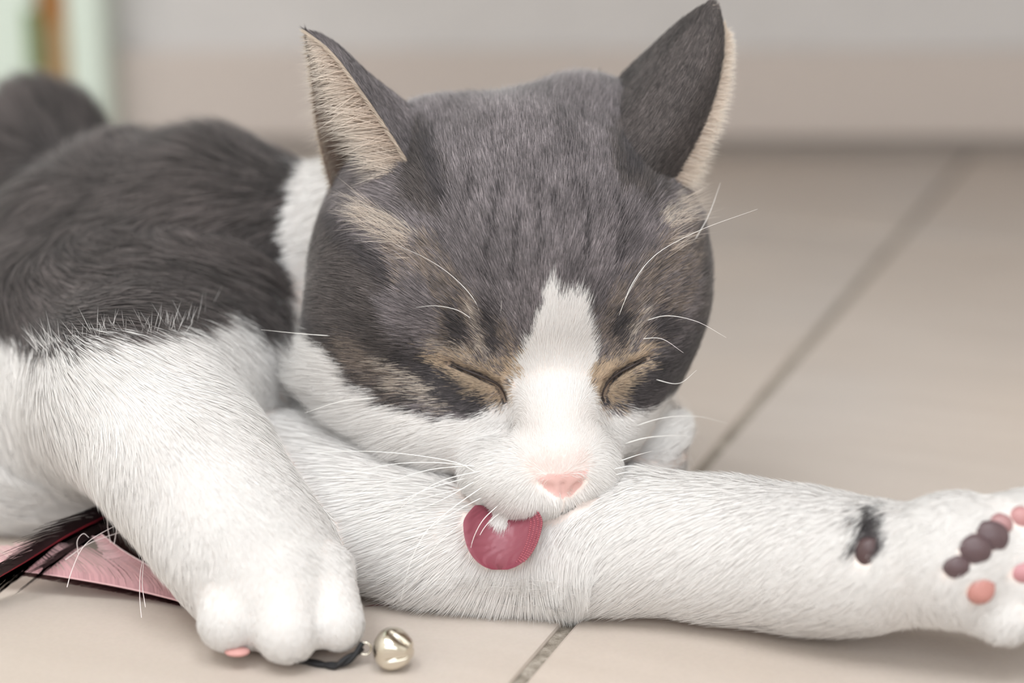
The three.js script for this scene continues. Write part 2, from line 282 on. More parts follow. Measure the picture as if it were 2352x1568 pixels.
const skin = mesh([-0.262, -0.002, -0.665], [0.412, 0.142, 0.295], COARSE, (x, y, z) => !(x > core.min.x && x < core.max.x && y > core.min.y && y < core.max.y && z > core.min.z && z < core.max.z));
{
  const f = mesh(FACE.min.toArray(), FACE.getSize(new THREE.Vector3()).toArray(), FINE, () => true), off = skin.pos.length / 3;
  for (const v of f.pos) skin.pos.push(v); for (const i of f.idx) skin.idx.push(i + off);
  const used = new Int32Array(skin.pos.length / 3).fill(-1), pos = []; // drop the points no face uses
  skin.idx = skin.idx.map((i) => { if (used[i] < 0) { used[i] = pos.length / 3; pos.push(skin.pos[i * 3], skin.pos[i * 3 + 1], skin.pos[i * 3 + 2]); } return used[i]; });
  skin.pos = pos;
}
// ---- ears: thin curved shells, joined to the skin. Guides run from the base (v = 0) to the tip, the section runs across them.
const V = { pos: skin.pos, idx: skin.idx, grp: [], uvw: [], flow: [] };
const nSkin = V.pos.length / 3;
for (let i = 0; i < nSkin; i++) { const g = groups(V.pos[i * 3], V.pos[i * 3 + 1], V.pos[i * 3 + 2]); let b = 0; for (let n = 1; n < 4; n++) if (g[n] < g[b]) b = n; V.grp.push(b); }
function ear(guides, outerGroup, thick) {
  const curves = guides.map((g) => new THREE.CatmullRomCurve3(g.map((p) => at(...p)), false, 'centripetal')), NU = 40, NV = 56, S = [];
  const section = (v) => new THREE.CatmullRomCurve3(curves.map((c) => c.getPoint(v)), false, 'centripetal');
  for (let j = 0; j <= NV; j++) { const sec = section(Math.min(j / NV, 0.9995)); S.push([]); for (let i = 0; i <= NU; i++) S[j].push(sec.getPoint(i / NU)); }
  let turn = 1;
  const N = (j, i) => {
    const a = S[Math.min(j + 1, NV)][i].clone().sub(S[Math.max(j - 1, 0)][i]), b = S[j][Math.min(i + 1, NU)].clone().sub(S[j][Math.max(i - 1, 0)]), n = a.cross(b).normalize();
    return n.multiplyScalar(turn);                            // outward: away from the hollow
  };
  { const j = NV >> 1, i = NU >> 1; if (N(j, i).dot(S[j][0].clone().add(S[j][NU]).multiplyScalar(0.5).sub(S[j][i])) > 0) turn = -1; }
  for (const side of [1, -1]) {
    const start = V.pos.length / 3;
    for (let j = 0; j <= NV; j++) for (let i = 0; i <= NU; i++) {
      const u = i / NU, v = j / NV, n = N(j, i), t = thick * Math.min(1, u * 10, (1 - u) * 10, (1 - v) * 10) * side, p = S[j][i];
      V.pos.push(p.x + n.x * t, p.y + n.y * t, p.z + n.z * t); V.grp.push(outerGroup + (side > 0 ? 0 : 1));
      const f = S[Math.min(j + 1, NV)][i].clone().sub(S[Math.max(j - 1, 0)][i]).normalize(), w = S[j][Math.min(i + 1, NU)].clone().sub(S[j][Math.max(i - 1, 0)]).normalize();
      V.uvw[V.pos.length / 3 - 1] = [u, v]; V.flow[V.pos.length / 3 - 1] = side > 0 ? f : w;
    }
    for (let j = 0; j < NV; j++) for (let i = 0; i < NU; i++) {
      const a = start + j * (NU + 1) + i, b = a + 1, c = a + NU + 1, d = c + 1, P = (k) => new THREE.Vector3(V.pos[k * 3], V.pos[k * 3 + 1], V.pos[k * 3 + 2]);
      const fn = P(b).sub(P(a)).cross(P(c).sub(P(a))), flip = fn.dot(N(j, i)) * side < 0;
      if (flip) V.idx.push(a, c, b, b, c, d); else V.idx.push(a, b, c, b, d, c);
    }
  }
  return { S, NU, NV };
}
const EAR_L = ear([
  [[985, 452, 0.4620], [900, 312, 0.4595], [824, 200, 0.4590], [762, 120, 0.4600], [706, 74, 0.4630]],
  [[1010, 312, 0.4790], [918, 234, 0.4770], [842, 176, 0.4740], [770, 110, 0.4690], [707, 71, 0.4635]],
  [[880, 400, 0.5000], [825, 318, 0.4930], [780, 240, 0.4850], [738, 152, 0.4745], [705, 72, 0.4635]],
  [[764, 446, 0.4810], [738, 345, 0.4760], [724, 262, 0.4730], [713, 160, 0.4680], [704, 74, 0.4630]],
], 4, 0.0006);
const EAR_R = ear([
  [[1340, 290, 0.4960], [1422, 178, 0.4890], [1490, 112, 0.4830], [1556, 52, 0.4770], [1602, 20, 0.4710]],
  [[1390, 330, 0.4700], [1475, 230, 0.4690], [1535, 150, 0.4690], [1588, 80, 0.4690], [1626, 13, 0.4695]],
  [[1470, 400, 0.4650], [1545, 285, 0.4640], [1595, 195, 0.4645], [1628, 110, 0.4660], [1646, 22, 0.4690]],
  [[1555, 415, 0.4740], [1608, 310, 0.4710], [1644, 215, 0.4700], [1662, 118, 0.4695], [1660, 56, 0.4690]],
], 6, 0.0006);
const nV = V.pos.length / 3;
{ // extra folds: the small pouch on the outer edge of the near ear
  V.nor = new Float32Array(nV * 3);
  for (let i = 0; i < V.idx.length; i += 3) {
    const [a, b, c] = [V.idx[i] * 3, V.idx[i + 1] * 3, V.idx[i + 2] * 3], p = V.pos;
    const ux = p[b] - p[a], uy = p[b + 1] - p[a + 1], uz = p[b + 2] - p[a + 2], vx = p[c] - p[a], vy = p[c + 1] - p[a + 1], vz = p[c + 2] - p[a + 2];
    const x = uy * vz - uz * vy, y = uz * vx - ux * vz, z = ux * vy - uy * vx;
    for (const k of [a, b, c]) { V.nor[k] += x; V.nor[k + 1] += y; V.nor[k + 2] += z; }
  }
  for (let i = 0; i < nV; i++) { const k = i * 3, l = Math.hypot(V.nor[k], V.nor[k + 1], V.nor[k + 2]) || 1; V.nor[k] /= l; V.nor[k + 1] /= l; V.nor[k + 2] /= l; }
}
// ---- which skin points the photograph shows (the rest take over the coat of their neighbours)
const shown = new Uint8Array(nV);
for (let i = 0; i < nV; i++) {
  const x = V.pos[i * 3], y = V.pos[i * 3 + 1], z = V.pos[i * 3 + 2], vx = -x, vy = CAM_H - y, vz = -z, l = Math.hypot(vx, vy, vz), f = (V.nor[i * 3] * vx + V.nor[i * 3 + 1] * vy + V.nor[i * 3 + 2] * vz) / l;
  if (f < -0.05) continue;
  let ok = 1;
  if (V.grp[i] < 4) for (let s = 0.004; s < 0.12; s += 0.0015) if (skin.at3(x + vx / l * s, y + vy / l * s, z + vz / l * s) < -0.0008) { ok = 0; break; }
  shown[i] = ok;
}
// ---- coat markings, outlined in photo pixels and carried to the skin
const inside = (poly, x, y) => { let c = false; for (let i = 0, j = poly.length - 1; i < poly.length; j = i++) { const [a, b] = poly[i], [p, q] = poly[j]; if (b > y !== q > y && x < (p - a) * (y - b) / (q - b) + a) c = !c; } return c; };
const nearLine = (line, x, y) => { let m = 1e9; for (let i = 0; i + 1 < line.length; i++) { const [a, b] = line[i], [p, q] = line[i + 1], L = (p - a) ** 2 + (q - b) ** 2, t = Math.max(0, Math.min(1, ((x - a) * (p - a) + (y - b) * (q - b)) / L)); m = Math.min(m, Math.hypot(x - a - (p - a) * t, y - b - (q - b) * t)); } return m; };
const [WHITE, GREY, DARK, BROWN, TAN, PALE, NOSE, SNOUT, PAD, PINK, INNER, SMOKE] = [0, 1, 2, 3, 4, 5, 6, 7, 8, 9, 10, 11];
const GREY_BODY = [[-3000, -300], [760, 200], [745, 330], [712, 385], [684, 445], [668, 520], [668, 600], [672, 690], [668, 778], [620, 775], [580, 755], [545, 725], [500, 702], [468, 722], [430, 742], [350, 748], [250, 756], [150, 778], [90, 792], [40, 776], [0, 745], [-200, 720], [-3000, 700]];
const WHITE_FACE = [[1265, 645], [1290, 695], [1340, 685], [1353, 745], [1366, 830], [1352, 890], [1372, 926], [1400, 936], [1440, 938], [1490, 950], [1530, 925], [1650, 1000], [1650, 1500], [500, 1500], [500, 700], [640, 735], [690, 760], [745, 790], [795, 830], [850, 890], [900, 920], [960, 942], [1020, 962], [1075, 968], [1110, 952], [1135, 930], [1165, 925], [1172, 890], [1190, 840], [1218, 775], [1240, 722]];
const MARKS = [ // [label, polygon or line, half width of the line]
  [SMOKE, [[600, 430], [760, 450], [830, 540], [900, 620], [930, 720], [960, 800], [1000, 900], [900, 960], [600, 900]], 0], [SMOKE, [[1570, 540], [1700, 480], [1700, 900], [1520, 960], [1500, 880], [1580, 760], [1600, 640]], 0],
  [SMOKE, [[1440, 200], [1540, 380], [1500, 480], [1430, 460], [1400, 330]], 0], [SMOKE, [[930, 280], [990, 300], [1030, 420], [1020, 520], [940, 480]], 0],
  [BROWN, [[930, 540], [1000, 560], [1060, 640], [1110, 720], [1180, 760], [1200, 810], [1150, 850], [1080, 840], [1000, 790], [930, 720], [890, 620]], 0],
  [BROWN, [[1365, 760], [1400, 690], [1450, 640], [1520, 560], [1590, 520], [1600, 600], [1560, 740], [1500, 810], [1430, 830], [1370, 830]], 0],
  [BROWN, [[770, 790], [840, 790], [900, 840], [990, 880], [1060, 930], [1040, 950], [960, 930], [890, 900], [840, 860]], 0],
  [GREY, [[960, 640], [1020, 700], [1010, 780], [960, 800], [900, 760], [880, 680]], 0],
  [DARK, [[960, 800], [1010, 815], [1050, 850], [1090, 885], [1130, 915], [1120, 945], [1075, 955], [1030, 930], [960, 890], [900, 850], [920, 810]], 0],
  [DARK, [[1420, 905], [1460, 870], [1500, 830], [1545, 790], [1600, 740], [1600, 830], [1540, 900], [1500, 945], [1450, 940]], 0],
  [PALE, [[1000, 905], [940, 862], [885, 838]], 12], [PALE, [[900, 880], [960, 905], [1040, 948]], 9],
  [TAN, [[985, 800], [1030, 815], [1080, 828], [1120, 838], [1165, 850], [1200, 800], [1195, 850], [1175, 885], [1172, 915], [1160, 925], [1120, 912], [1085, 890], [1040, 862], [1000, 838]], 0],
  [TAN, [[1358, 845], [1400, 832], [1440, 822], [1490, 795], [1500, 815], [1470, 855], [1440, 890], [1420, 915], [1400, 930], [1375, 920], [1356, 895]], 0],
  [DARK, [[1040, 712], [1072, 740], [1085, 775], [1080, 808], [1050, 805], [1030, 770]], 0], [DARK, [[1118, 690], [1145, 720], [1158, 770], [1152, 815], [1140, 835], [1126, 812], [1114, 760]], 0],
  [DARK, [[1405, 735], [1440, 720], [1448, 770], [1428, 815], [1408, 800], [1398, 765]], 0], [DARK, [[1480, 740], [1530, 720], [1560, 745], [1520, 790], [1485, 780]], 0],
  [PALE, [[1092, 720], [1098, 760], [1110, 800], [1120, 825]], 9], [PALE, [[1000, 800], [1040, 812], [1085, 822]], 8], [PALE, [[1470, 725], [1460, 765], [1445, 795]], 9],
  [PALE, [[850, 492], [890, 512], [930, 538], [950, 556]], 12], [PALE, [[1600, 440], [1560, 480], [1530, 520]], 20],
  [DARK, [[1236, 440], [1240, 520], [1243, 620]], 7], [DARK, [[1272, 455], [1290, 520], [1300, 570]], 6], [DARK, [[1195, 500], [1190, 580], [1180, 660]], 7], [DARK, [[1340, 450], [1350, 540], [1345, 620]], 7], [DARK, [[1310, 420], [1335, 480], [1360, 530]], 6],
  [DARK, [[1150, 440], [1135, 540], [1120, 640]], 8], [DARK, [[1090, 400], [1075, 500]], 7], [DARK, [[1420, 480], [1430, 560], [1420, 640]], 8],
  [DARK, [[985, 330], [1000, 400], [1020, 470]], 16], [DARK, [[1440, 340], [1460, 380], [1455, 400]], 22], [DARK, [[770, 480], [800, 520], [850, 580], [900, 640]], 18], [DARK, [[690, 740], [800, 860], [900, 912], [1000, 950]], 8],
  [DARK, [[700, 720], [740, 770]], 14],
];
const NOSE_POLY = [[1228, 1098], [1250, 1090], [1290, 1086], [1330, 1080], [1352, 1075], [1350, 1092], [1332, 1118], [1312, 1138], [1292, 1146], [1270, 1138], [1250, 1120]];
const SNOUT_POLY = [[1208, 1070], [1240, 1040], [1290, 1030], [1340, 1036], [1356, 1055], [1352, 1078], [1290, 1088], [1228, 1100]];
const PINK_POLY = [[1175, 900], [1200, 920], [1360, 920], [1372, 960], [1365, 1050], [1200, 1060], [1185, 1000]], LIP_POLY = [[1268, 1192], [1300, 1168], [1330, 1158], [1322, 1176], [1290, 1204], [1262, 1215]];
const ARM_DARK = [[1990, 1165], [2040, 1160], [2045, 1200], [2040, 1250], [2010, 1250], [1965, 1258], [1960, 1230]];
const CARPAL_PAD = [[1972, 1240], [2010, 1238], [2028, 1262], [2020, 1290], [1995, 1305], [1970, 1295], [1962, 1265]];
const PADS = [[1996, 1268, '#4f3b3c', 33, 36], [2196, 1300, '#5b484b', 34, 28], [2238, 1262, '#5b484b', 42, 36], [2276, 1234, '#5b484b', 42, 40], [2296, 1204, '#a87f80', 30, 26], [2345, 1188, '#bd8b8b', 30, 26], [2250, 1352, '#bb837b', 36, 36], [2352, 1314, '#bd868b', 38, 26]];   // [px, py, colour, radii px]

function coat(px, py, g, jx = 0, jy = 0) {
  if (g === 4 || g === 6) return g === 4 ? GREY : SMOKE;
  if (g === 5 || g === 7) return INNER;
  if (g === 1) {
    if (inside(NOSE_POLY, px, py)) return NOSE;
    if (inside(SNOUT_POLY, px + jx * 0.8, py + jy)) return SNOUT;
    if (inside(PINK_POLY, px + jx, py + jy * 1.5)) return PINK;
    if (inside(LIP_POLY, px, py)) return DARK;
    let l = inside(WHITE_FACE, px, py) ? WHITE : GREY;
    for (const [label, shape, w] of MARKS) if (w ? nearLine(shape, px + jx * 0.5, py + jy) < w : inside(shape, px + jx, py + jy)) { if ((l !== WHITE || label === TAN) && (label !== DARK || !w || w > 10 || jx > -4) && (label !== BROWN || jy > -3) && (label !== PALE || jy > -1)) l = label; }
    return l;
  }
  if (g === 3 && inside(ARM_DARK, px + jx, py + jy * 0.7)) return DARK;
  if (g === 3 && py < 1000 && px < 1400) return WHITE;
  if (g !== 3 && inside(GREY_BODY, px, py)) return SMOKE;
  return WHITE;
}
// ---- how the fur lies: [px, py, dx, dy, length px, lift] per region
const LIE = [
  [ // torso
    [100, 280, -0.35, -1, 130, 0.55], [220, 330, 0.2, -1, 110, 0.5], [40, 420, -0.2, 1, 130, 0.35], [120, 480, -0.6, 0.8, 120, 0.3], [300, 330, -0.4, -0.9, 110, 0.5], [500, 320, -0.8, -0.5, 110, 0.5], [640, 340, -0.7, -0.7, 110, 0.5],
    [300, 450, -1, 0.35, 110, 0.3], [450, 420, -1, 0.35, 110, 0.35], [560, 450, -0.95, 0.4, 110, 0.4], [200, 580, 0.9, 0.4, 110, 0.3], [380, 560, 0.8, 0.7, 100, 0.35], [480, 590, 0.9, 0.25, 110, 0.4], [560, 620, 0.95, 0.4, 110, 0.45], [560, 700, 0.6, 0.9, 110, 0.4],
    [100, 680, 0.7, 0.7, 120, 0.3], [300, 690, 0.8, 0.5, 100, 0.3], [690, 450, -0.85, 0.5, 62, 0.4], [680, 600, -1, 0.15, 60, 0.4], [680, 720, -1, 0.1, 60, 0.35],
    [560, 800, 0.8, 0.6, 120, 0.35], [620, 900, 0.9, 0.4, 120, 0.35], [700, 900, 0.6, 0.8, 110, 0.35], [820, 1030, 0.4, 0.9, 100, 0.4], [60, 1000, 0.6, 0.8, 110, 0.3], [60, 1150, 0.9, -0.3, 110, 0.3], [200, 1120, 0.9, 0.1, 90, 0.3],
  ],
  [ // head
    [1285, 1040, 0, -1, 12, 0.25], [1280, 950, 0, -1, 17, 0.25], [1275, 850, 0, -1, 24, 0.28], [1270, 720, 0, -1, 34, 0.3], [1245, 600, 0, -1, 42, 0.33], [1235, 450, 0, -1, 46, 0.38], [1230, 300, 0.0, -1, 50, 0.7], [1310, 220, 0.1, -1, 60, 1.3], [1150, 240, -0.1, -1, 56, 1.1],
    [1120, 600, -0.3, -1, 44, 0.33], [1090, 420, -0.25, -1, 48, 0.38], [1050, 260, -0.25, -1, 50, 0.9], [980, 520, -0.6, -0.8, 48, 0.35], [960, 640, -0.75, -0.7, 50, 0.33], [900, 560, -0.9, -0.4, 70, 0.4], [880, 480, -0.9, -0.35, 80, 0.4],
    [800, 520, -0.8, 0.25, 55, 0.4], [760, 620, -1, -0.2, 55, 0.4], [850, 700, -1, -0.35, 54, 0.35], [720, 700, -1, 0.05, 60, 0.42], [780, 800, -1, 0.05, 70, 0.4], [900, 820, -1, -0.12, 56, 0.33], [720, 880, -0.9, 0.25, 120, 0.9], [830, 960, -0.9, 0.3, 110, 0.8], [920, 1040, -0.8, 0.5, 95, 0.9], [1000, 1095, -0.7, 0.6, 80, 0.8],
    [1080, 770, -0.55, -0.85, 38, 0.3], [1020, 800, -0.95, -0.3, 42, 0.3], [1130, 820, -0.3, -0.95, 26, 0.25], [1100, 900, -0.95, 0.1, 28, 0.25], [1040, 920, -1, 0.05, 42, 0.28], [1140, 960, -0.9, 0.35, 26, 0.25], [1050, 1010, -1, 0.25, 44, 0.28], [1120, 1060, -1, 0.3, 30, 0.28], [1170, 1120, -0.75, 0.65, 32, 0.3], [1230, 1170, -0.15, 1, 34, 0.35], [1080, 1130, -0.9, 0.45, 40, 0.35], [1215, 1000, -0.3, -0.9, 16, 0.25], [1355, 1000, 0.3, -0.9, 16, 0.25], [1155, 958, -0.3, 1, 26, 1.3], [1397, 952, 0.3, 1, 26, 1.3],
    [1380, 600, 0.25, -1, 44, 0.33], [1380, 420, 0.2, -1, 46, 0.38], [1400, 270, 0.3, -1, 48, 0.8], [1480, 560, 0.6, -0.8, 48, 0.35], [1570, 480, 0.9, -0.4, 80, 0.45], [1560, 620, 0.95, -0.3, 50, 0.4], [1600, 700, 1, 0, 50, 0.45], [1540, 800, 1, 0, 50, 0.38], [1500, 900, 1, 0.15, 46, 0.35], [1440, 780, 0.5, -0.85, 36, 0.3], [1400, 840, 0.4, -0.9, 24, 0.25], [1440, 910, 1, 0.15, 30, 0.25], [1420, 980, 0.95, 0.3, 30, 0.28], [1400, 1060, 0.9, 0.4, 28, 0.3], [1340, 1130, 0.6, 0.8, 28, 0.3], [1290, 1180, 0.1, 1, 30, 0.35],
    [1150, 1205, -0.2, 1, 30, 1.1],
  ],
  [ // standing foreleg
    [120, 830, 0.75, 0.65, 90, 0.25], [300, 850, 0.7, 0.7, 70, 0.25], [440, 765, 0.75, 0.35, 75, 0.4], [500, 800, 0.75, 0.5, 60, 0.35], [250, 770, 0.75, 0.55, 90, 0.3], [350, 950, 0.6, 0.8, 52, 0.22], [540, 900, 0.8, 0.6, 44, 0.28], [480, 1100, 0.55, 0.85, 40, 0.2], [200, 1040, 0.2, 1, 80, 0.3], [300, 1180, 0.0, 1, 64, 0.35], [420, 1330, 0, 1, 46, 0.35], [620, 1250, 0.5, 0.85, 32, 0.2], [560, 1400, -0.1, 1, 26, 0.22], [660, 1430, 0.05, 1, 26, 0.22], [780, 1400, 0.3, 0.95, 26, 0.25], [740, 1250, 0.6, 0.8, 32, 0.25],
  ],
  [ // outstretched arm
    [700, 1050, -0.9, -0.1, 80, 0.25], [760, 1180, -0.9, 0.15, 70, 0.2], [900, 1250, -0.9, 0.3, 70, 0.25], [850, 1320, -0.85, 0.55, 80, 0.4], [1000, 1340, -0.7, 0.7, 85, 0.45], [1000, 1180, -0.9, 0.3, 70, 0.25], [1150, 1340, -0.35, 1, 80, 0.4], [1250, 1330, 0.2, 1, 80, 0.4], [1300, 1200, -0.3, 0.9, 60, 0.3], [1320, 1300, 0.1, 1, 70, 0.35],
    [1420, 1330, -0.75, 0.65, 70, 0.3], [1500, 1250, -0.8, 0.55, 62, 0.22], [1450, 1130, -0.6, 0.5, 44, 0.25], [1600, 1120, -0.85, 0.4, 44, 0.4], [1700, 1250, -0.8, 0.55, 60, 0.22], [1750, 1130, -0.85, 0.4, 46, 0.45], [1700, 1390, -0.8, 0.6, 66, 0.35], [1900, 1280, -0.8, 0.5, 50, 0.25], [1900, 1160, -0.85, 0.4, 44, 0.45], [1900, 1400, -0.8, 0.6, 60, 0.4], [2100, 1280, -0.8, 0.4, 36, 0.25], [2010, 1210, -0.2, 1, 44, 0.35], [2100, 1170, -0.8, 0.3, 40, 0.35], [2150, 1400, 0.3, 0.95, 50, 0.4], [2300, 1280, -0.7, 0.4, 30, 0.25], [1520, 1000, 0.7, -0.5, 60, 0.5],
  ],
];
const flow = new Float32Array(nV * 3), fur = new Float32Array(nV * 2), label = new Int8Array(nV).fill(-1);
function lie(px, py, g, out) {
  let sx = 0, sy = 0, sl = 0, st = 0, sw = 0;
  for (const [x, y, dx, dy, len, lift] of LIE[g]) { const w = 1 / ((x - px) ** 2 + (y - py) ** 2 + 900) ** 1.6, l = Math.hypot(dx, dy); sx += w * dx / l; sy += w * dy / l; sl += w * len; st += w * lift; sw += w; }
  { const l = Math.hypot(sx, sy) || 1; sx /= l; sy /= l; } out[0] = sx; out[1] = sy; out[2] = sl / sw; out[3] = st / sw; return out;
}
{
  const tmp = [0, 0, 0, 0], nb = Array.from({ length: nSkin }, () => []);
  for (let i = 0; i < V.idx.length; i += 3) for (let n = 0; n < 3; n++) { const a = V.idx[i + n], b = V.idx[i + (n + 1) % 3]; if (a < nSkin) { nb[a].push(b); nb[b].push(a); } }
  const queue = [];
  for (let i = 0; i < nV; i++) {
    const g = V.grp[i], [px, py, d] = seen(V.pos[i * 3], V.pos[i * 3 + 1], V.pos[i * 3 + 2]);
    if (g > 3) { const f = V.flow[i]; flow[i * 3] = f.x; flow[i * 3 + 1] = f.y; flow[i * 3 + 2] = f.z; fur[i * 2] = 26 * PXM(d); fur[i * 2 + 1] = 0.3; label[i] = coat(px, py, g); continue; }
    if (!shown[i]) continue;
    lie(px, py, g, tmp); const x = tmp[0], y = -tmp[1];
    for (let c = 0; c < 3; c++) flow[i * 3 + c] = AX[0][c] * x + AX[1][c] * y;
    fur[i * 2] = tmp[2] * PXM(d); fur[i * 2 + 1] = tmp[3]; label[i] = coat(px, py, g); queue.push(i);
  }
  for (let n = 0; n < queue.length; n++) { const a = queue[n]; for (const b of nb[a]) if (label[b] < 0) { label[b] = label[a] === NOSE || label[a] === SNOUT ? WHITE : label[a]; for (let c = 0; c < 3; c++) flow[b * 3 + c] = flow[a * 3 + c]; fur[b * 2] = fur[a * 2]; fur[b * 2 + 1] = fur[a * 2 + 1]; queue.push(b); } }
}
// ---- colours of hair [root, tip] and of the skin below
const C = (h) => { const c = lin(h); return [c.r, c.g, c.b]; };
const HAIR = [];
HAIR[WHITE] = [[0.93, 0.892, 0.868], [0.95, 0.935, 0.922]]; HAIR[GREY] = [C('#413d3f'), C('#989092')]; HAIR[SMOKE] = [C('#353132'), C('#6f6765')]; HAIR[DARK] = [C('#363335'), C('#5f595b')]; HAIR[BROWN] = [C('#625956'), C('#ab9c90')]; HAIR[TAN] = [C('#b09a84'), C('#dac6ad')]; HAIR[PALE] = [C('#b3a598'), C('#e9ded2')];
HAIR[SNOUT] = [[0.87, 0.77, 0.73], [0.92, 0.85, 0.82]]; HAIR[PINK] = [[0.91, 0.87, 0.84], [0.94, 0.91, 0.89]]; HAIR[INNER] = [C('#c9b3a2'), C('#efe2d2')];
const SKIN = []; SKIN[WHITE] = C('#f1e4dd'); SKIN[GREY] = C('#4b4648'); SKIN[DARK] = C('#2c292b'); SKIN[SMOKE] = C('#3d393a'); SKIN[BROWN] = C('#5c524b'); SKIN[TAN] = C('#93806f'); SKIN[PALE] = C('#a89a8c'); SKIN[NOSE] = C('#e0b6b0'); SKIN[SNOUT] = C('#eedad4'); SKIN[PINK] = C('#f0ddd7'); SKIN[INNER] = C('#a27f74'); SKIN[PAD] = C('#604a4c');

const cat = thing('cat', 'grey and white cat lying on beige tiles, eyes closed, licking its outstretched foreleg', 'cat', [0, 0, -0.5]);
const toCat = (g) => g.translate(0, 0, 0.5);
{
  const g = new THREE.BufferGeometry(), col = new Float32Array(nV * 3);
  for (let i = 0; i < nV; i++) { const c = SKIN[Math.max(0, label[i])]; col.set(c, i * 3); }
  g.setAttribute('position', new THREE.Float32BufferAttribute(V.pos, 3)); g.setAttribute('normal', new THREE.BufferAttribute(V.nor, 3)); g.setAttribute('color', new THREE.BufferAttribute(col, 3)); g.setIndex(V.idx);
  part('body', toCat(g), std({ vertexColors: true, roughness: 0.6 }), cat);
}
// ------------------------------------------------------------------ the fur: single hairs as slim tapered blades, rooted in the skin
const FUR = 760000;                                           // hairs of the coat
class Strands {
  constructor(n) { this.p = new Float32Array(n * 15); this.n = new Float32Array(n * 15); this.c = new Float32Array(n * 15); this.i = new Uint32Array(n * 9); this.k = 0; }
  // root, two steps (a then b), half width vector, shading normal, root and tip colour
  add(x, y, z, ax, ay, az, bx, by, bz, wx, wy, wz, nx, ny, nz, c0, c1, s0, s1) {
    const o = this.k * 15, v = this.k * 5, P = this.p, N = this.n, Cc = this.c, mx = x + ax, my = y + ay, mz = z + az;
    P[o] = x - wx; P[o + 1] = y - wy; P[o + 2] = z - wz; P[o + 3] = x + wx; P[o + 4] = y + wy; P[o + 5] = z + wz;
    const h = 0.8; P[o + 6] = mx - wx * h; P[o + 7] = my - wy * h; P[o + 8] = mz - wz * h; P[o + 9] = mx + wx * h; P[o + 10] = my + wy * h; P[o + 11] = mz + wz * h;
    P[o + 12] = mx + bx; P[o + 13] = my + by; P[o + 14] = mz + bz;
    for (let q = 0; q < 5; q++) { N[o + q * 3] = nx; N[o + q * 3 + 1] = ny; N[o + q * 3 + 2] = nz; const t = q < 2 ? 0 : q < 4 ? 0.55 : 1; for (let e = 0; e < 3; e++) Cc[o + q * 3 + e] = Math.min(0.95, c0[e] * s0 * (1 - t) + c1[e] * s1 * t); }
    this.i.set([v, v + 1, v + 2, v + 1, v + 3, v + 2, v + 2, v + 3, v + 4], this.k * 9); this.k++;
  }
  geometry() {
    const g = new THREE.BufferGeometry(), k = this.k;
    g.setAttribute('position', new THREE.BufferAttribute(this.p.subarray(0, k * 15), 3)); g.setAttribute('normal', new THREE.BufferAttribute(this.n.subarray(0, k * 15), 3)); g.setAttribute('color', new THREE.BufferAttribute(this.c.subarray(0, k * 15), 3)); g.setIndex(new THREE.BufferAttribute(this.i.subarray(0, k * 9), 1)); return g;
  }
}
const hairs = new Strands(FUR + 40000);
function blade(x, y, z, n, f, L, lift, w, c0, c1, s0, s1, droop = 0.45, shift = Math.min(0.00025, L * 0.03)) {   // n: skin normal, f: lie of the fur
  let d = f[0] * n[0] + f[1] * n[1] + f[2] * n[2], tx = f[0] - n[0] * d, ty = f[1] - n[1] * d, tz = f[2] - n[2] * d, l = Math.hypot(tx, ty, tz);
  if (l < 1e-4) { tx = n[1]; ty = -n[0]; tz = 0; l = Math.hypot(tx, ty, tz) || 1; }
  tx /= l; ty /= l; tz /= l;
  const j = 0.10; tx += (rnd() - 0.5) * j * 2; ty += (rnd() - 0.5) * j * 2; tz += (rnd() - 0.5) * j * 2;
  const s = Math.max(0.13, lift * (rnd() < 0.04 ? 0.8 : 0.35 + rnd() * 0.3)), c = Math.sqrt(Math.max(0.05, 1 - s * s)), s2 = s * droop, c2 = Math.sqrt(1 - s2 * s2), h = L * 0.5;
  const ax = (tx * c + n[0] * s) * h, ay = (ty * c + n[1] * s) * h, az = (tz * c + n[2] * s) * h, bx = (tx * c2 + n[0] * s2) * h, by = (ty * c2 + n[1] * s2) * h, bz = (tz * c2 + n[2] * s2) * h;
  let wx = ay * n[2] - az * n[1], wy = az * n[0] - ax * n[2], wz = ax * n[1] - ay * n[0], wl = Math.hypot(wx, wy, wz) || 1; wx /= wl; wy /= wl; wz /= wl;
  const roll = (rnd() - 0.5) * 1.2, cr = Math.cos(roll), sr = Math.sin(roll);
  const ux = wx * cr + n[0] * sr, uy = wy * cr + n[1] * sr, uz = wz * cr + n[2] * sr, nr = sr * 0.5;
  let nx = n[0] * cr - wx * nr, ny = n[1] * cr - wy * nr, nz = n[2] * cr - wz * nr, nl = Math.hypot(nx, ny, nz) || 1;
  hairs.add(x - n[0] * shift, y - n[1] * shift, z - n[2] * shift, ax, ay, az, bx, by, bz, ux * w, uy * w, uz * w, nx / nl, ny / nl, nz / nl, c0, c1, s0, s1);
}
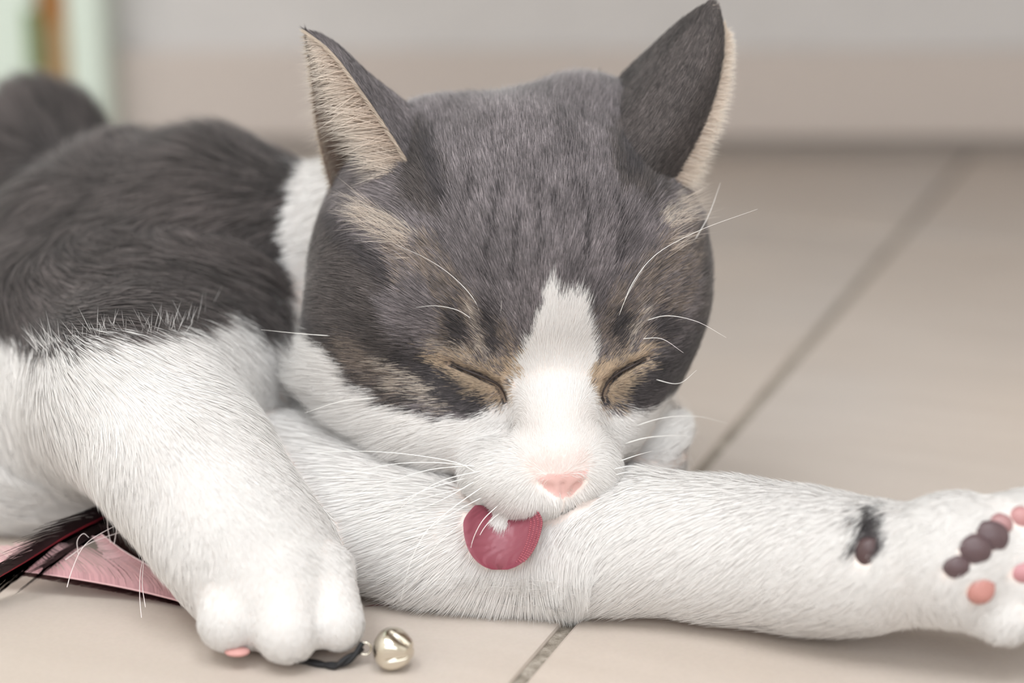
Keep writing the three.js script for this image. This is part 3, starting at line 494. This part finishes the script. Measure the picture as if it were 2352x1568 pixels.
{
  const T = V.idx.length / 3, cum = new Float64Array(T), P = V.pos; let sum = 0;
  const density = [0.40, 1.2, 0.85, 0.85, 1.0, 0.25, 1.0, 0.6];
  for (let t = 0; t < T; t++) {
    const [a, b, c] = [V.idx[t * 3], V.idx[t * 3 + 1], V.idx[t * 3 + 2]], A = a * 3, B = b * 3, D = c * 3;
    const ux = P[B] - P[A], uy = P[B + 1] - P[A + 1], uz = P[B + 2] - P[A + 2], vx = P[D] - P[A], vy = P[D + 1] - P[A + 1], vz = P[D + 2] - P[A + 2];
    const area = Math.hypot(uy * vz - uz * vy, uz * vx - ux * vz, ux * vy - uy * vx), vis = shown[a] + shown[b] + shown[c], g = V.grp[a];
    const L = Math.max(fur[a * 2], 0.0012), cover = Math.min(2.2, Math.max(0.75, 0.0045 / L));
    let w = density[g] * (vis ? 1 : 0.10) * cover;
    const [px, py] = vis ? seen(P[A], P[A + 1], P[A + 2]) : [0, 0];
    if (vis && (px < -120 || px > W + 120)) w *= 0.3;
    if (P[A + 1] < 0.0016 && V.nor[A + 1] < -0.5) w = 0;
    sum += area * w; cum[t] = sum;
  }
  const tmp = [0, 0, 0, 0];
  for (let n = 0; n < FUR; n++) {
    const r = (n + rnd()) / FUR * sum; let lo = 0, hi = T - 1; while (lo < hi) { const m = (lo + hi) >> 1; if (cum[m] < r) lo = m + 1; else hi = m; }
    const a = V.idx[lo * 3], b = V.idx[lo * 3 + 1], c = V.idx[lo * 3 + 2]; let u = rnd(), v = rnd(); if (u + v > 1) { u = 1 - u; v = 1 - v; } const w = 1 - u - v;
    const mix = (A, k, e) => A[a * k + e] * w + A[b * k + e] * u + A[c * k + e] * v;
    const x = mix(P, 3, 0), y = mix(P, 3, 1), z = mix(P, 3, 2), nn = [mix(V.nor, 3, 0), mix(V.nor, 3, 1), mix(V.nor, 3, 2)], nl = Math.hypot(...nn) || 1; nn[0] /= nl; nn[1] /= nl; nn[2] /= nl;
    const f = [mix(flow, 3, 0), mix(flow, 3, 1), mix(flow, 3, 2)], g = V.grp[a], [px, py, d] = seen(x, y, z), m = PXM(d), vis = shown[a] + shown[b] + shown[c];
    let L = mix(fur, 2, 0), lift = mix(fur, 2, 1), lab;
    const q1 = noise3(x * 420, y * 420, z * 420), q2 = noise3(x * 420 + 50, y * 420, z * 420), coarse = fbm(x * 150, y * 150, z * 150), lock = noise3(x * 700 + 9, y * 700, z * 700);
    if (vis === 3 && g < 4) lab = coat(px + q1 * 8 + (rnd() - 0.5) * 12, py + q2 * 10 + (rnd() - 0.5) * (g === 1 ? 26 : g === 3 ? 18 : 44), g, (rnd() - 0.5) * 26 + q2 * 10, (rnd() - 0.5) * 30 + q1 * 10); else lab = label[[a, b, c][Math.floor(rnd() * 3)]];
    if (lab === NOSE || lab === PAD) continue;
    if (g === 5 && V.uvw[a][0] < 0.3) continue;
    let width = 0.56;
    if (g === 1 && lab !== WHITE) { L *= 0.72; lift *= 1.25; }
    if (g === 0) { width = 1.2; }
    if (g === 2 || g === 3) width = 1.0;
    if (!vis) { width = 2.6; }
    if (g === 1 && vis) {                                      // keep the lid lines free of long hair
      const e = Math.min(nearLine(EYE_L, px, py), nearLine(EYE_R, px, py));
      if (e < 3) continue; if (e < 7 + q1 * 2 && lab !== WHITE) lab = DARK; if (nearLine([[1293, 1140], [1291, 1182]], px, py) < 3.5) continue; if (e < 40) { L *= 0.45 + 0.55 * e / 40; lift *= 0.7; }
      if (lab === SNOUT) { width = 0.5; if (rnd() < 0.3) continue; }
    }
    if (g === 3 && vis && PADS.some((p) => Math.hypot((px - p[0]) / p[3], (py - p[1]) / p[4]) < 0.78)) continue;
    if (g === 3 && vis) { const e = Math.hypot((px - 1165) / 150, (py - 1225) / 110); if (e < 1) { L *= 0.55; } if (Math.abs(px - 1152) < 84 * Math.sqrt(Math.max(0, 1 - Math.pow(Math.max(0, (py - 1172) / 132), 2.8))) && py > 1170 && py < 1298) continue; }
    if (g === 2 && py > 1300) { L *= 0.7; lift *= 0.6; }
    if (y < 0.004) { lift = Math.max(0.1, lift * 0.6); if (f[1] < 0) f[1] *= 0.2; }
    // locks: neighbouring hairs lean together
    const sw = 0.1; f[0] += q1 * sw; f[1] += q2 * sw; f[2] += lock * sw;
    let s0 = 1 + (rnd() - 0.5) * 0.35 + coarse * 0.3, s1 = 1 + (rnd() - 0.5) * 0.5 + coarse * 0.45;
    if (lab === WHITE || lab === SNOUT || lab === PINK) { s0 = 0.97 + rnd() * 0.06; s1 = 0.97 + rnd() * 0.06; }
    if (lab === GREY || lab === BROWN || lab === DARK || lab === SMOKE) { const t = rnd(); if (t < 0.16) { s1 *= 1.75; s0 *= 1.25; } else if (t < 0.36) { s1 *= 0.5; s0 *= 0.6; } s0 *= 1 + lock * 0.22; s1 *= 1 + lock * 0.22; }
    const [c0, c1] = HAIR[lab];
    L *= 0.75 + rnd() * 0.5;
    if (g > 3) { width = 0.7; }
    blade(x, y, z, nn, f, L, lift, width * m, c0, c1, s0, s1);
  }
}

{ // long pale hairs inside the ears and along their rims
  const strand = (p, dir, L, w, c, s, bend) => { const n = BACK; blade(p.x, p.y, p.z, [n.x, n.y, n.z], [dir.x, dir.y, dir.z], L, bend, w, c[0], c[1], s, s, -0.6, 0); };
  const cream = [C('#ccb9a9'), C('#f3e9de')], rimTone = [C('#b3a394'), C('#dccfc0')];
  const at2 = (E, u, v) => { const a = Math.max(0, Math.min(1, v)) * E.NV, b = u * E.NU, j = Math.min(E.NV - 1, Math.floor(a)), i = Math.min(E.NU - 1, Math.floor(b)); return E.S[j][i].clone().lerp(E.S[j + 1][i], a - j).lerp(E.S[j][i + 1].clone().lerp(E.S[j + 1][i + 1], a - j), b - i); };
  for (let n = 0; n < 3000; n++) {
    const v = 0.07 + Math.pow(rnd(), 1.25) * 0.88, u = rnd() < 0.55 ? rnd() * 0.12 : 0.46 + rnd() * 0.25, p = at2(EAR_L, u, v), q = at2(EAR_L, 1, Math.min(0.97, v + 0.05 + (rnd() - 0.5) * 0.12)), dir = q.clone().sub(p), L = dir.length();
    dir.normalize(); p.addScaledVector(BACK, u < 0.2 ? 0.0003 : 0.0008 + rnd() * 0.002); if (u < 0.2) p.addScaledVector(RIGHT, -0.0006);
    dir.addScaledVector(UP, (rnd() - 0.5) * 0.5 + 0.1 * noise3(v * 30, u * 8, 2)).addScaledVector(BACK, 0.12);
    strand(p, dir, Math.min(0.016, L * (0.3 + rnd() * 0.55)), (0.4 + rnd() * 0.3) * PXM(0.47), cream, 0.7 + rnd() * 0.45, 0.18);
  }
  for (let n = 0; n < 2600; n++) {                             // the pale rim of the near ear
    const v = rnd() * 0.97, p = at2(EAR_L, rnd() * 0.03, v), t = at2(EAR_L, 0, Math.min(0.99, v + 0.02)).sub(at2(EAR_L, 0, v)).normalize();
    t.addScaledVector(RIGHT, -0.35 + (rnd() - 0.5) * 0.5).addScaledVector(UP, -0.1); p.addScaledVector(BACK, 0.0004);
    strand(p, t, 0.0018 + rnd() * 0.0015, 0.6 * PXM(0.47), rimTone, 0.8 + rnd() * 0.4, 0.15);
  }
  for (let n = 0; n < 900; n++) { const v = rnd() * 0.97, p = at2(EAR_L, 1 - rnd() * 0.05, v), t = UP.clone().addScaledVector(RIGHT, (rnd() - 0.2) * 0.8); strand(p, t, 0.0012 + rnd() * 0.0012, 0.5 * PXM(0.47), rimTone, 0.6 + rnd() * 0.4, 0.2); }
  for (let n = 0; n < 3400; n++) {                             // pale fringe behind the rim of the far ear
    const v = Math.pow(rnd(), 1.3) * 0.93, p = at2(EAR_R, 0.93 + rnd() * 0.07, v), dir = RIGHT.clone().addScaledVector(UP, 0.15 + (rnd() - 0.5) * 0.7 - 0.25 * (1 - v)).addScaledVector(BACK, -0.35 + rnd() * 0.3);
    p.addScaledVector(BACK, -0.0008 - rnd() * 0.001); strand(p, dir, (0.0028 + rnd() * 0.0045) * (1.15 - v * 0.75), 0.5 * PXM(0.475), cream, 0.85 + rnd() * 0.35, 0.2);
  }
  for (let n = 0; n < 1800; n++) {                             // and its pale edge
    const v = rnd() * 0.97, p = at2(EAR_R, 0.985 + rnd() * 0.015, v), t = UP.clone().addScaledVector(RIGHT, 0.35 + (rnd() - 0.5) * 0.5); p.addScaledVector(BACK, 0.0002); strand(p, t, 0.0014 + rnd() * 0.001, 0.55 * PXM(0.475), rimTone, 0.85 + rnd() * 0.3, 0.15);
  }
  for (let n = 0; n < 520; n++) {                             // tufts at the foot of each ear
    const near = n % 3, px = near ? 835 + rnd() * 125 : 1525 + rnd() * 90, py = near ? 484 + (px - 835) * 0.65 + (rnd() - 0.5) * 60 : 560 - (px - 1525) * 1.9 + (rnd() - 0.5) * 90, d = hitHead(px, py);
    if (d === 0.47) continue;
    const p = at(px, py, d), dir = near ? RIGHT.clone().multiplyScalar(-0.9).addScaledVector(UP, 0.35 + (rnd() - 0.5) * 0.9) : RIGHT.clone().addScaledVector(UP, 0.35 + (rnd() - 0.5) * 0.7);
    dir.addScaledVector(BACK, 0.2); strand(p, dir, 0.005 + rnd() * 0.005, 0.4 * PXM(0.47), cream, 0.6 + rnd() * 0.5, 0.25);
  }
}
for (let n = 0; n < 900; n++) {                                // loose fringe where the arm rests on the tiles
  const px = 820 + rnd() * 530, py = 1322 + rnd() * 46 + (px > 1250 ? 10 : 0), d = hit(ARM, px, py), p = at(px, py, d); if (d === 0.47) continue;
  const t = (px - 820) / 530, dir = RIGHT.clone().multiplyScalar(-0.9 + t * 0.9 + (rnd() - 0.5) * 0.9).addScaledVector(UP, -0.55).addScaledVector(BACK, 0.35), L = 0.003 + rnd() * 0.0045;
  dir.normalize(); if (p.y + dir.y * L < 0.0005) dir.y = Math.min(0, (0.0005 - p.y) / L);
  blade(p.x, p.y, p.z, UP.toArray(), dir.toArray(), L, 0.1, 0.5 * PXM(d), HAIR[WHITE][0], HAIR[WHITE][1], 0.97, 1, 0.3, 0);
}
const SHOULDER = [[20, 770], [90, 792], [150, 778], [250, 756], [350, 748], [430, 742], [490, 712]];
for (let n = 0; n < 150; n++) {                                // white guard hairs that stand up over the grey of the shoulder
  const t = rnd(), k = Math.min(5, Math.floor(t * 6)), e = t * 6 - k, px = SHOULDER[k][0] + (SHOULDER[k + 1][0] - SHOULDER[k][0]) * e, py = SHOULDER[k][1] + (SHOULDER[k + 1][1] - SHOULDER[k][1]) * e + 12 + rnd() * 26, list = TORSO.concat(LEG), d = hit(list, px, py), p = at(px, py, d);
  const dir = RIGHT.clone().multiplyScalar(-0.6 + t * 0.8 + (rnd() - 0.5) * 1.1).addScaledVector(UP, 0.9).addScaledVector(BACK, 0.15);
  blade(p.x, p.y, p.z, BACK.toArray(), dir.toArray(), (0.0035 + rnd() * 0.006), 0.2, 0.5 * PXM(d), HAIR[WHITE][0], HAIR[WHITE][1], 0.95, 1, 0.3, 0);
}
part('fur', toCat(hairs.geometry()), new THREE.MeshPhysicalMaterial({ side: THREE.DoubleSide, vertexColors: true, roughness: 1, transmission: 0.35, thickness: 0 }), cat).userData = { kind: 'stuff', label: 'short grey and white fur' };
// ------------------------------------------------------------------ face: lids, tongue, whiskers; pads of the paw
for (const line of [EYE_L, EYE_R]) part('eyelid', toCat(taperTube(line.map(([x, y]) => at(x, y, hitHead(x, y) + 0.0003)), (t) => (1.0 + 2.6 * Math.sin(Math.PI * Math.min(1, t * 0.9 + 0.12))) * PXM(0.455), 28, 8)), std({ color: lin('#2a1f1c'), roughness: 0.5 }), cat).userData.label = 'dark line of the closed eyelid';
{
  const NU = 30, NV = 26, pos = [], idx = [], armD = hit(ARM, 1152, 1300);
  const P = (s, t) => {
    const w = 93 * Math.pow(Math.max(0, 1 - Math.pow(t, 2.8)), 0.5) * (0.72 + 0.28 * Math.sin(Math.PI / 2 * Math.min(1, t / 0.3))), px = 1158 + s * w - 10 * t, py = 1160 + t * 150, flat = 0.4585 + (armD - 0.0022 - 0.4585) * Math.min(1, t * 1.15);
    return at(px, py, Math.min(flat + 0.0012, hit(ARM, px, py) - 0.0022) - 0.0055 * s * s * (1 - t * 0.45));
  };
  for (const side of [1, -1]) for (let j = 0; j <= NV; j++) for (let i = 0; i <= NU; i++) {
    const s = i / NU * 2 - 1, t = j / NV * 0.985, p = P(s, t), e = Math.min(1, (1 - Math.abs(s)) * 7, (1 - t) * 7); p.addScaledVector(BACK, side * 0.0007 * Math.sqrt(e));
    pos.push(p.x, p.y, p.z);
    
    const a = pos.length / 3 - 1; if (i < NU && j < NV) side > 0 ? idx.push(a, a + NU + 1, a + 1, a + 1, a + NU + 1, a + NU + 2) : idx.push(a, a + 1, a + NU + 1, a + 1, a + NU + 2, a + NU + 1);
  }
  const g = new THREE.BufferGeometry(); g.setAttribute('position', new THREE.Float32BufferAttribute(pos, 3)); g.setIndex(idx); g.computeVertexNormals();
  part('tongue', toCat(g), new THREE.MeshPhysicalMaterial({ side: THREE.DoubleSide, color: lin('#8b4553'), roughness: 0.45, clearcoat: 0.25, clearcoatRoughness: 0.35 }), cat).userData.label = 'dark pink curled tongue';
  // rows of papillae along the rim that lies on the arm
  const pg = new THREE.SphereGeometry(0.00028, 5, 4), list = [];
  for (let r = 0; r < 4; r++) for (let n = 0; n < 26; n++) { const t = 0.08 + n / 26 * 0.8 + (r % 2) * 0.015, p = P(0.97 - r * 0.09, t); list.push(pg.clone().translate(p.x + BACK.x * 0.0006, p.y + BACK.y * 0.0006, p.z + BACK.z * 0.0006)); }
  const pp = part('papillae', toCat(mergeGeometries(list)), std({ color: lin('#a65762'), roughness: 0.5 }), cat); pp.userData = { kind: 'stuff', label: 'tiny pink bumps on the tongue' };
}
const WHISKERS = [ // photo pixels from root to tip; the tips stand a little nearer or farther than the cheek
  [[[1098, 1088], [1060, 1066], [960, 1046], [840, 1036], [690, 1040]], 0.010], [[[1100, 1072], [1000, 1062], [900, 1066], [800, 1088], [715, 1102]], 0.012], [[[1095, 1068], [990, 1078], [900, 1104], [800, 1140], [735, 1166]], 0.012],
  [[[1060, 1095], [960, 1092], [860, 1091], [760, 1090]], 0.012], [[[1120, 1078], [1020, 1102], [950, 1140], [905, 1185], [885, 1220]], 0.006], [[[1080, 1095], [980, 1124], [890, 1164], [800, 1192], [735, 1212]], 0.010], [[[1080, 1118], [980, 1142], [900, 1166], [820, 1182]], 0.010],
  [[[1085, 1140], [1000, 1162], [930, 1194], [885, 1220]], 0.008], [[[1120, 1110], [1040, 1166], [980, 1220], [945, 1285], [920, 1380]], -0.002], [[[1115, 1138], [1040, 1178], [975, 1222], [930, 1270]], 0.004], [[[1125, 1160], [1050, 1210], [990, 1268], [955, 1330]], 0.0],
  [[[1150, 1155], [1108, 1196], [1086, 1240], [1076, 1290]], -0.002], [[[1155, 1172], [1115, 1208], [1092, 1250], [1082, 1276]], -0.002], [[[1100, 1100], [1010, 1150], [930, 1180], [820, 1220]], 0.010],
  [[[1425, 1022], [1480, 1006], [1550, 1000], [1600, 1004]], 0.012], [[[1420, 1060], [1460, 1046], [1500, 1035]], 0.008], [[[1405, 1078], [1450, 1070], [1490, 1080]], 0.006], [[[1440, 985], [1520, 960], [1600, 956], [1670, 972]], 0.014], [[[1408, 1092], [1440, 1084], [1475, 1086]], 0.006],
  [[[1112, 748], [1090, 690], [1040, 635], [980, 594], [910, 562]], -0.006], [[[1142, 772], [1134, 725], [1142, 690], [1156, 668]], -0.003], [[[1088, 735], [1050, 712], [1000, 702], [955, 706]], -0.005], [[[1136, 760], [1150, 715], [1152, 690]], -0.003],
  [[[1422, 735], [1445, 665], [1500, 590], [1600, 532], [1740, 480]], -0.004], [[[1415, 742], [1440, 680], [1480, 612]], -0.004], [[[1478, 738], [1530, 725], [1600, 738], [1668, 775]], -0.002], [[[1470, 778], [1520, 778], [1570, 810]], -0.002],
  [[[770, 772], [690, 766], [600, 757]], 0.004], [[[900, 912], [790, 920], [700, 948]], 0.0], [[[1500, 870], [1560, 880], [1600, 850]], 0.0], [[[1590, 560], [1625, 500], [1655, 420]], 0.004],
];
{
  const wm = std({ color: lin('#fbf8f4'), roughness: 0.35 });
  for (const [pts, away] of WHISKERS) {
    const d0 = hitHead(pts[0][0], pts[0][1]) + 0.0005, n = pts.length - 1;
    const line = pts.map(([x, y], i) => at(x, y, d0 - 0.0025 * Math.min(1, i * 1.2) + away * (i / n) ** 1.5)), long = pts[0][1] > 1000 ? 1.35 : 1.05;
    part('whisker', toCat(taperTube(line, (t) => long * (1 - t * 0.8) * PXM(d0), 22, 5)), wm, cat);
  }
  for (const [px, py, color, rx, ry] of PADS) {
    const d = hit(ARM, px, py), g = new THREE.SphereGeometry(1, 24, 16), m = PXM(d), p = g.attributes.position;
    for (let i = 0; i < p.count; i++) { const q = new THREE.Vector3().fromBufferAttribute(p, i), b = 1 + 0.06 * noise3(q.x * 2 + px, q.y * 2, q.z * 2); q.multiplyScalar(b); const o = at(px, py, d + 0.0006).addScaledVector(RIGHT, q.x * rx * m).addScaledVector(UP, q.y * ry * m).addScaledVector(BACK, q.z * 0.0021); p.setXYZ(i, o.x, o.y, o.z); }
    g.computeVertexNormals(); part('paw_pad', toCat(g), std({ color: lin(color), roughness: 0.42 }), cat);
  }
  { const o = onFloor(545, 1496, 0.0042), g = new THREE.SphereGeometry(0.0019, 16, 12).scale(1.5, 0.5, 1).translate(o.x, o.y, o.z); part('paw_pad', toCat(g), std({ color: lin('#cf9a94'), roughness: 0.6 }), cat); }
}
// ------------------------------------------------------------------ the feather toy with its bell, under the paw
const toy = thing('feather_toy', 'dark red and pink feather toy with a small silver bell under the paw', 'cat toy', [0, 0, -0.45]);
const toToy = (g) => g.translate(0, 0, 0.45);
function feather(parent, shaft, across, width, color, opts = {}) {   // shaft: points base to tip; across: vector to one side; width(t, side) in metres
  const curve = new THREE.CatmullRomCurve3(shaft), N = opts.barbs ?? 150, sweep = opts.sweep ?? 2.2, pos = [], nor = [], col = [], idx = [], base = C(color), tipC = C(opts.tip ?? color);
  for (const side of [1, -1]) for (let n = 0; n < N; n++) {
    const t = n / N, p = curve.getPointAt(t), tan = curve.getTangentAt(t), out = across.clone().multiplyScalar(side), w = width(t, side) * (0.92 + rnd() * 0.12);
    if (w < 0.0002) continue;
    const nrm = tan.clone().cross(across).normalize(), step = curve.getLength() / N * (opts.fat ?? 1.6), K = 4, start = pos.length / 3, stray = rnd() < (opts.stray ?? 0.06) ? 1.25 : 1, j = (rnd() - 0.5) * 0.18;
    for (let k = 0; k <= K; k++) {
      const s = k / K, q = p.clone().addScaledVector(out, w * s * stray).addScaledVector(tan, w * (sweep * s * s + j * s) * stray).addScaledVector(nrm, (opts.cup ?? 0) * w * s * s + (rnd() - 0.5) * 0.0002);
      const h = step * (1 - s * (opts.point ?? 0.75)) * 0.5;
      pos.push(q.x - tan.x * h, q.y - tan.y * h, q.z - tan.z * h, q.x + tan.x * h, q.y + tan.y * h, q.z + tan.z * h);
      const b = 0.85 + 0.3 * hash3(n, side + 3, 5); for (let e = 0; e < 2; e++) { nor.push(nrm.x, nrm.y, nrm.z); for (let c = 0; c < 3; c++) col.push((base[c] + (tipC[c] - base[c]) * s) * b); }
      if (k < K) { const a = start + k * 2; idx.push(a, a + 1, a + 2, a + 1, a + 3, a + 2); }
    }
  }
  const g = new THREE.BufferGeometry(); g.setAttribute('position', new THREE.Float32BufferAttribute(pos, 3)); g.setAttribute('normal', new THREE.Float32BufferAttribute(nor, 3)); g.setAttribute('color', new THREE.Float32BufferAttribute(col, 3)); g.setIndex(idx);
  const f = new THREE.Group(); f.name = 'feather'; f.userData.label = opts.label; parent.add(f);
  part('vane', toToy(g), new THREE.MeshPhysicalMaterial({ side: THREE.DoubleSide, vertexColors: true, roughness: opts.rough ?? 0.7, transmission: opts.through ?? 0, thickness: 0 }), f).userData = { kind: 'stuff', label: 'barbs of the feather' };
  part('shaft', toToy(taperTube(shaft, (t) => (opts.shaft ?? 0.0005) * (1 - t * 0.7), 30, 6)), std({ color: lin(opts.shaftColor ?? color), roughness: 0.4 }), f);
  return f;
}
const V3 = (a, b, c) => RIGHT.clone().multiplyScalar(a).addScaledVector(UP, b).addScaledVector(BACK, c).normalize();
feather(toy, [at(345, 1140, 0.484), at(270, 1172, 0.480), at(150, 1232, 0.4715), at(60, 1288, 0.4655), at(-60, 1358, 0.4580)], V3(0.35, 0.75, 0.45), (t) => 0.0072 * Math.min(1, 0.55 + t * 2) * (1 - 0.25 * t), '#2b1118', { tip: '#160b10', barbs: 260, sweep: 2.4, stray: 0.12, fat: 4, point: 0.5, rough: 0.5, shaft: 0.00042, shaftColor: '#8f1c2b', label: 'black and dark red feather' });
feather(toy, [at(360, 1165, 0.482), at(290, 1188, 0.479), at(225, 1222, 0.4735), at(155, 1268, 0.4690), at(100, 1305, 0.4650)], V3(0.45, 0.75, 0.3), (t) => 0.0042 * (1 - 0.4 * t), '#1d0c11', { barbs: 150, sweep: 2.8, stray: 0.3, fat: 4, rough: 0.5, shaft: 0.0003, label: 'small blackish feather' });
feather(toy, [onFloor(520, 1412, 0.001), onFloor(430, 1384, 0.0015), onFloor(300, 1352, 0.003), onFloor(150, 1325, 0.005), onFloor(-20, 1302, 0.006)], V3(0.1, 0.85, -0.45), (t, s) => (s > 0 ? 0.0085 : 0.0016) * Math.sin(Math.PI * Math.min(0.96, 0.12 + t * 0.75)), '#d6a3a7', { tip: '#deb6b7', barbs: 220, sweep: 1.5, stray: 0.0, point: 0.25, through: 0.3, cup: 0.12, shaft: 0.0004, shaftColor: '#dcb0b2', label: 'pale pink feather flat on the tiles' });
feather(toy, [onFloor(500, 1405, 0.003), at(420, 1340, 0.4665), at(345, 1300, 0.4690), at(280, 1262, 0.4700), at(232, 1225, 0.4700)], V3(-0.35, -0.75, 0.4), (t, s) => 0.0056 * Math.sin(Math.PI * Math.min(0.9, 0.1 + t * 0.8)), '#dfaeb2', { tip: '#eac7c9', barbs: 200, sweep: 1.1, stray: 0.02, point: 0.25, through: 0.3, cup: -0.3, shaft: 0.00035, shaftColor: '#f4dcdc', label: 'curled pink feather beside the paw' });
{ // wispy down and single barbs
  const down = std({ color: lin('#f2e6e4'), roughness: 0.6 }), red = std({ color: lin('#8d3a36'), roughness: 0.6 }), wisps = [
    [[154, 1348, 0.458], [165, 1310, 0.459], [196, 1250, 0.461], [285, 1196, 0.464]], [[180, 1272, 0.464], [178, 1240, 0.463], [192, 1225, 0.463], [204, 1234, 0.463]], [[325, 1418, 0.449], [321, 1370, 0.451], [323, 1310, 0.453], [336, 1258, 0.456]], [[334, 1394, 0.450], [327, 1340, 0.453], [332, 1270, 0.456]], [[150, 1285, 0.466], [200, 1250, 0.466], [245, 1232, 0.466], [290, 1218, 0.466]],
    [[254, 1246, 0.467], [248, 1215, 0.467], [246, 1186, 0.467]], [[262, 1250, 0.467], [268, 1215, 0.467], [272, 1184, 0.467]]];
  for (const w of wisps) part('wisp', toToy(taperTube(w.map((p) => at(...p)), (t) => 1.1 * (1 - t * 0.5) * 1e-4, 18, 5)), down, toy);
  for (const b of [[[640, 1098, 0.4665], [655, 1084, 0.4665], [676, 1062, 0.4668]], [[648, 1118, 0.4652], [668, 1106, 0.4655], [700, 1103, 0.4660]], [[672, 1147, 0.4630], [690, 1147, 0.4632], [712, 1150, 0.4635]]]) part('barb', toToy(taperTube(b.map((p) => at(...p)), (t) => (2.6 * Math.sin(Math.PI * (0.15 + t * 0.8))) * 1e-4, 12, 5)), red, toy);
}
{ // the bell: a round back with the loop, the front folded in along four slits
  const r = 0.0048, c = onFloor(899, 1538).add(new THREE.Vector3(0, 0.0047, -0.001)), axis = V3(0.93, -0.12, 0.36), ref = UP.clone().addScaledVector(axis, -UP.dot(axis)).normalize(), oth = axis.clone().cross(ref), pos = [], idx = [], NU = 96, NV = 48;
  for (let j = 0; j <= NV; j++) for (let i = 0; i <= NU; i++) {
    const s = j / NV, ph = i / NU * Math.PI * 2; let X, R;
    if (s < 0.4) { const th = s / 0.4 * Math.PI / 2; X = -0.82 * Math.cos(th); R = Math.sin(th); }
    else if (s < 0.85) { const u = (s - 0.4) / 0.45; X = u * 0.92; R = 1 - 0.5 * Math.pow(u, 1.5); }
    else { const u = (s - 0.85) / 0.15; X = 0.92 + 0.09 * Math.sin(u * Math.PI / 2); R = 0.5 * Math.cos(u * Math.PI / 2); }
    const front = Math.max(0, Math.min(1, (X + 0.1) * 1.4)), slit = Math.exp(-Math.pow(Math.sin(2 * (ph - 0.5)) / 0.16, 2)) * front;
    R *= (1 + 0.12 * front * Math.cos(4 * (ph - 0.5) + Math.PI)) * (1 - 0.3 * slit);
    const p = c.clone().addScaledVector(axis, X * r).addScaledVector(ref, R * Math.cos(ph) * r).addScaledVector(oth, R * Math.sin(ph) * r); pos.push(p.x, p.y, p.z);
    const a = j * (NU + 1) + i; if (i < NU && j < NV) idx.push(a, a + NU + 1, a + 1, a + 1, a + NU + 1, a + NU + 2);
  }
  const g = new THREE.BufferGeometry(); g.setAttribute('position', new THREE.Float32BufferAttribute(pos, 3)); g.setIndex(idx); g.computeVertexNormals();
  const steel = std({ color: lin('#d9d2c4'), metalness: 1, roughness: 0.13 });
  part('bell', toToy(g), steel, toy).userData.label = 'shiny silver jingle bell';
  const lc = at(838, 1489, floorDepth(1520) - 0.002), loop = new THREE.TorusGeometry(13.5e-4, 2.6e-4, 10, 30); loop.applyMatrix4(new THREE.Matrix4().makeBasis(RIGHT, UP, BACK)).translate(lc.x, lc.y, lc.z);
  part('loop', toToy(loop), steel, toy);
  const black = std({ color: lin('#17171b'), roughness: 0.6 }), path = new THREE.CatmullRomCurve3([at(832, 1482, 0.4315), at(818, 1500, 0.431), at(796, 1516, 0.4305), at(768, 1529, 0.4305), at(720, 1532, 0.4325), at(650, 1520, 0.436)]);
  for (let k = 0; k < 2; k++) { // two twisted strands
    const pts = []; for (let i = 0; i <= 40; i++) { const t = i / 40, a = t * 14 + k * Math.PI, p = path.getPointAt(t); pts.push(p.addScaledVector(UP, Math.cos(a) * 5.5e-4).addScaledVector(BACK, Math.sin(a) * 4e-4)); if (p.y < 0.0007) p.y = 0.0007; }
    part('cord', toToy(taperTube(pts, 6.5e-4, 70, 7)), black, toy);
  }
}
{ // loose dark threads on the tile
  const dark = std({ color: lin('#5a2a2a'), roughness: 0.7 });
  const a = onFloor(880, 1390, 0.0002), t = thing('loose_thread', 'thin dark red thread lying on the tile beside the paw', 'thread', [a.x, 0, a.z]);
  part('thread', taperTube([onFloor(838, 1392, 0.00025), onFloor(868, 1389, 0.0003), onFloor(895, 1389, 0.00025), onFloor(925, 1390, 0.0002)], (u) => 1.6e-4 * Math.sin(Math.PI * (0.1 + u * 0.85)), 14, 5).translate(-a.x, 0, -a.z), dark, t);
}
renderer.render(scene, camera);
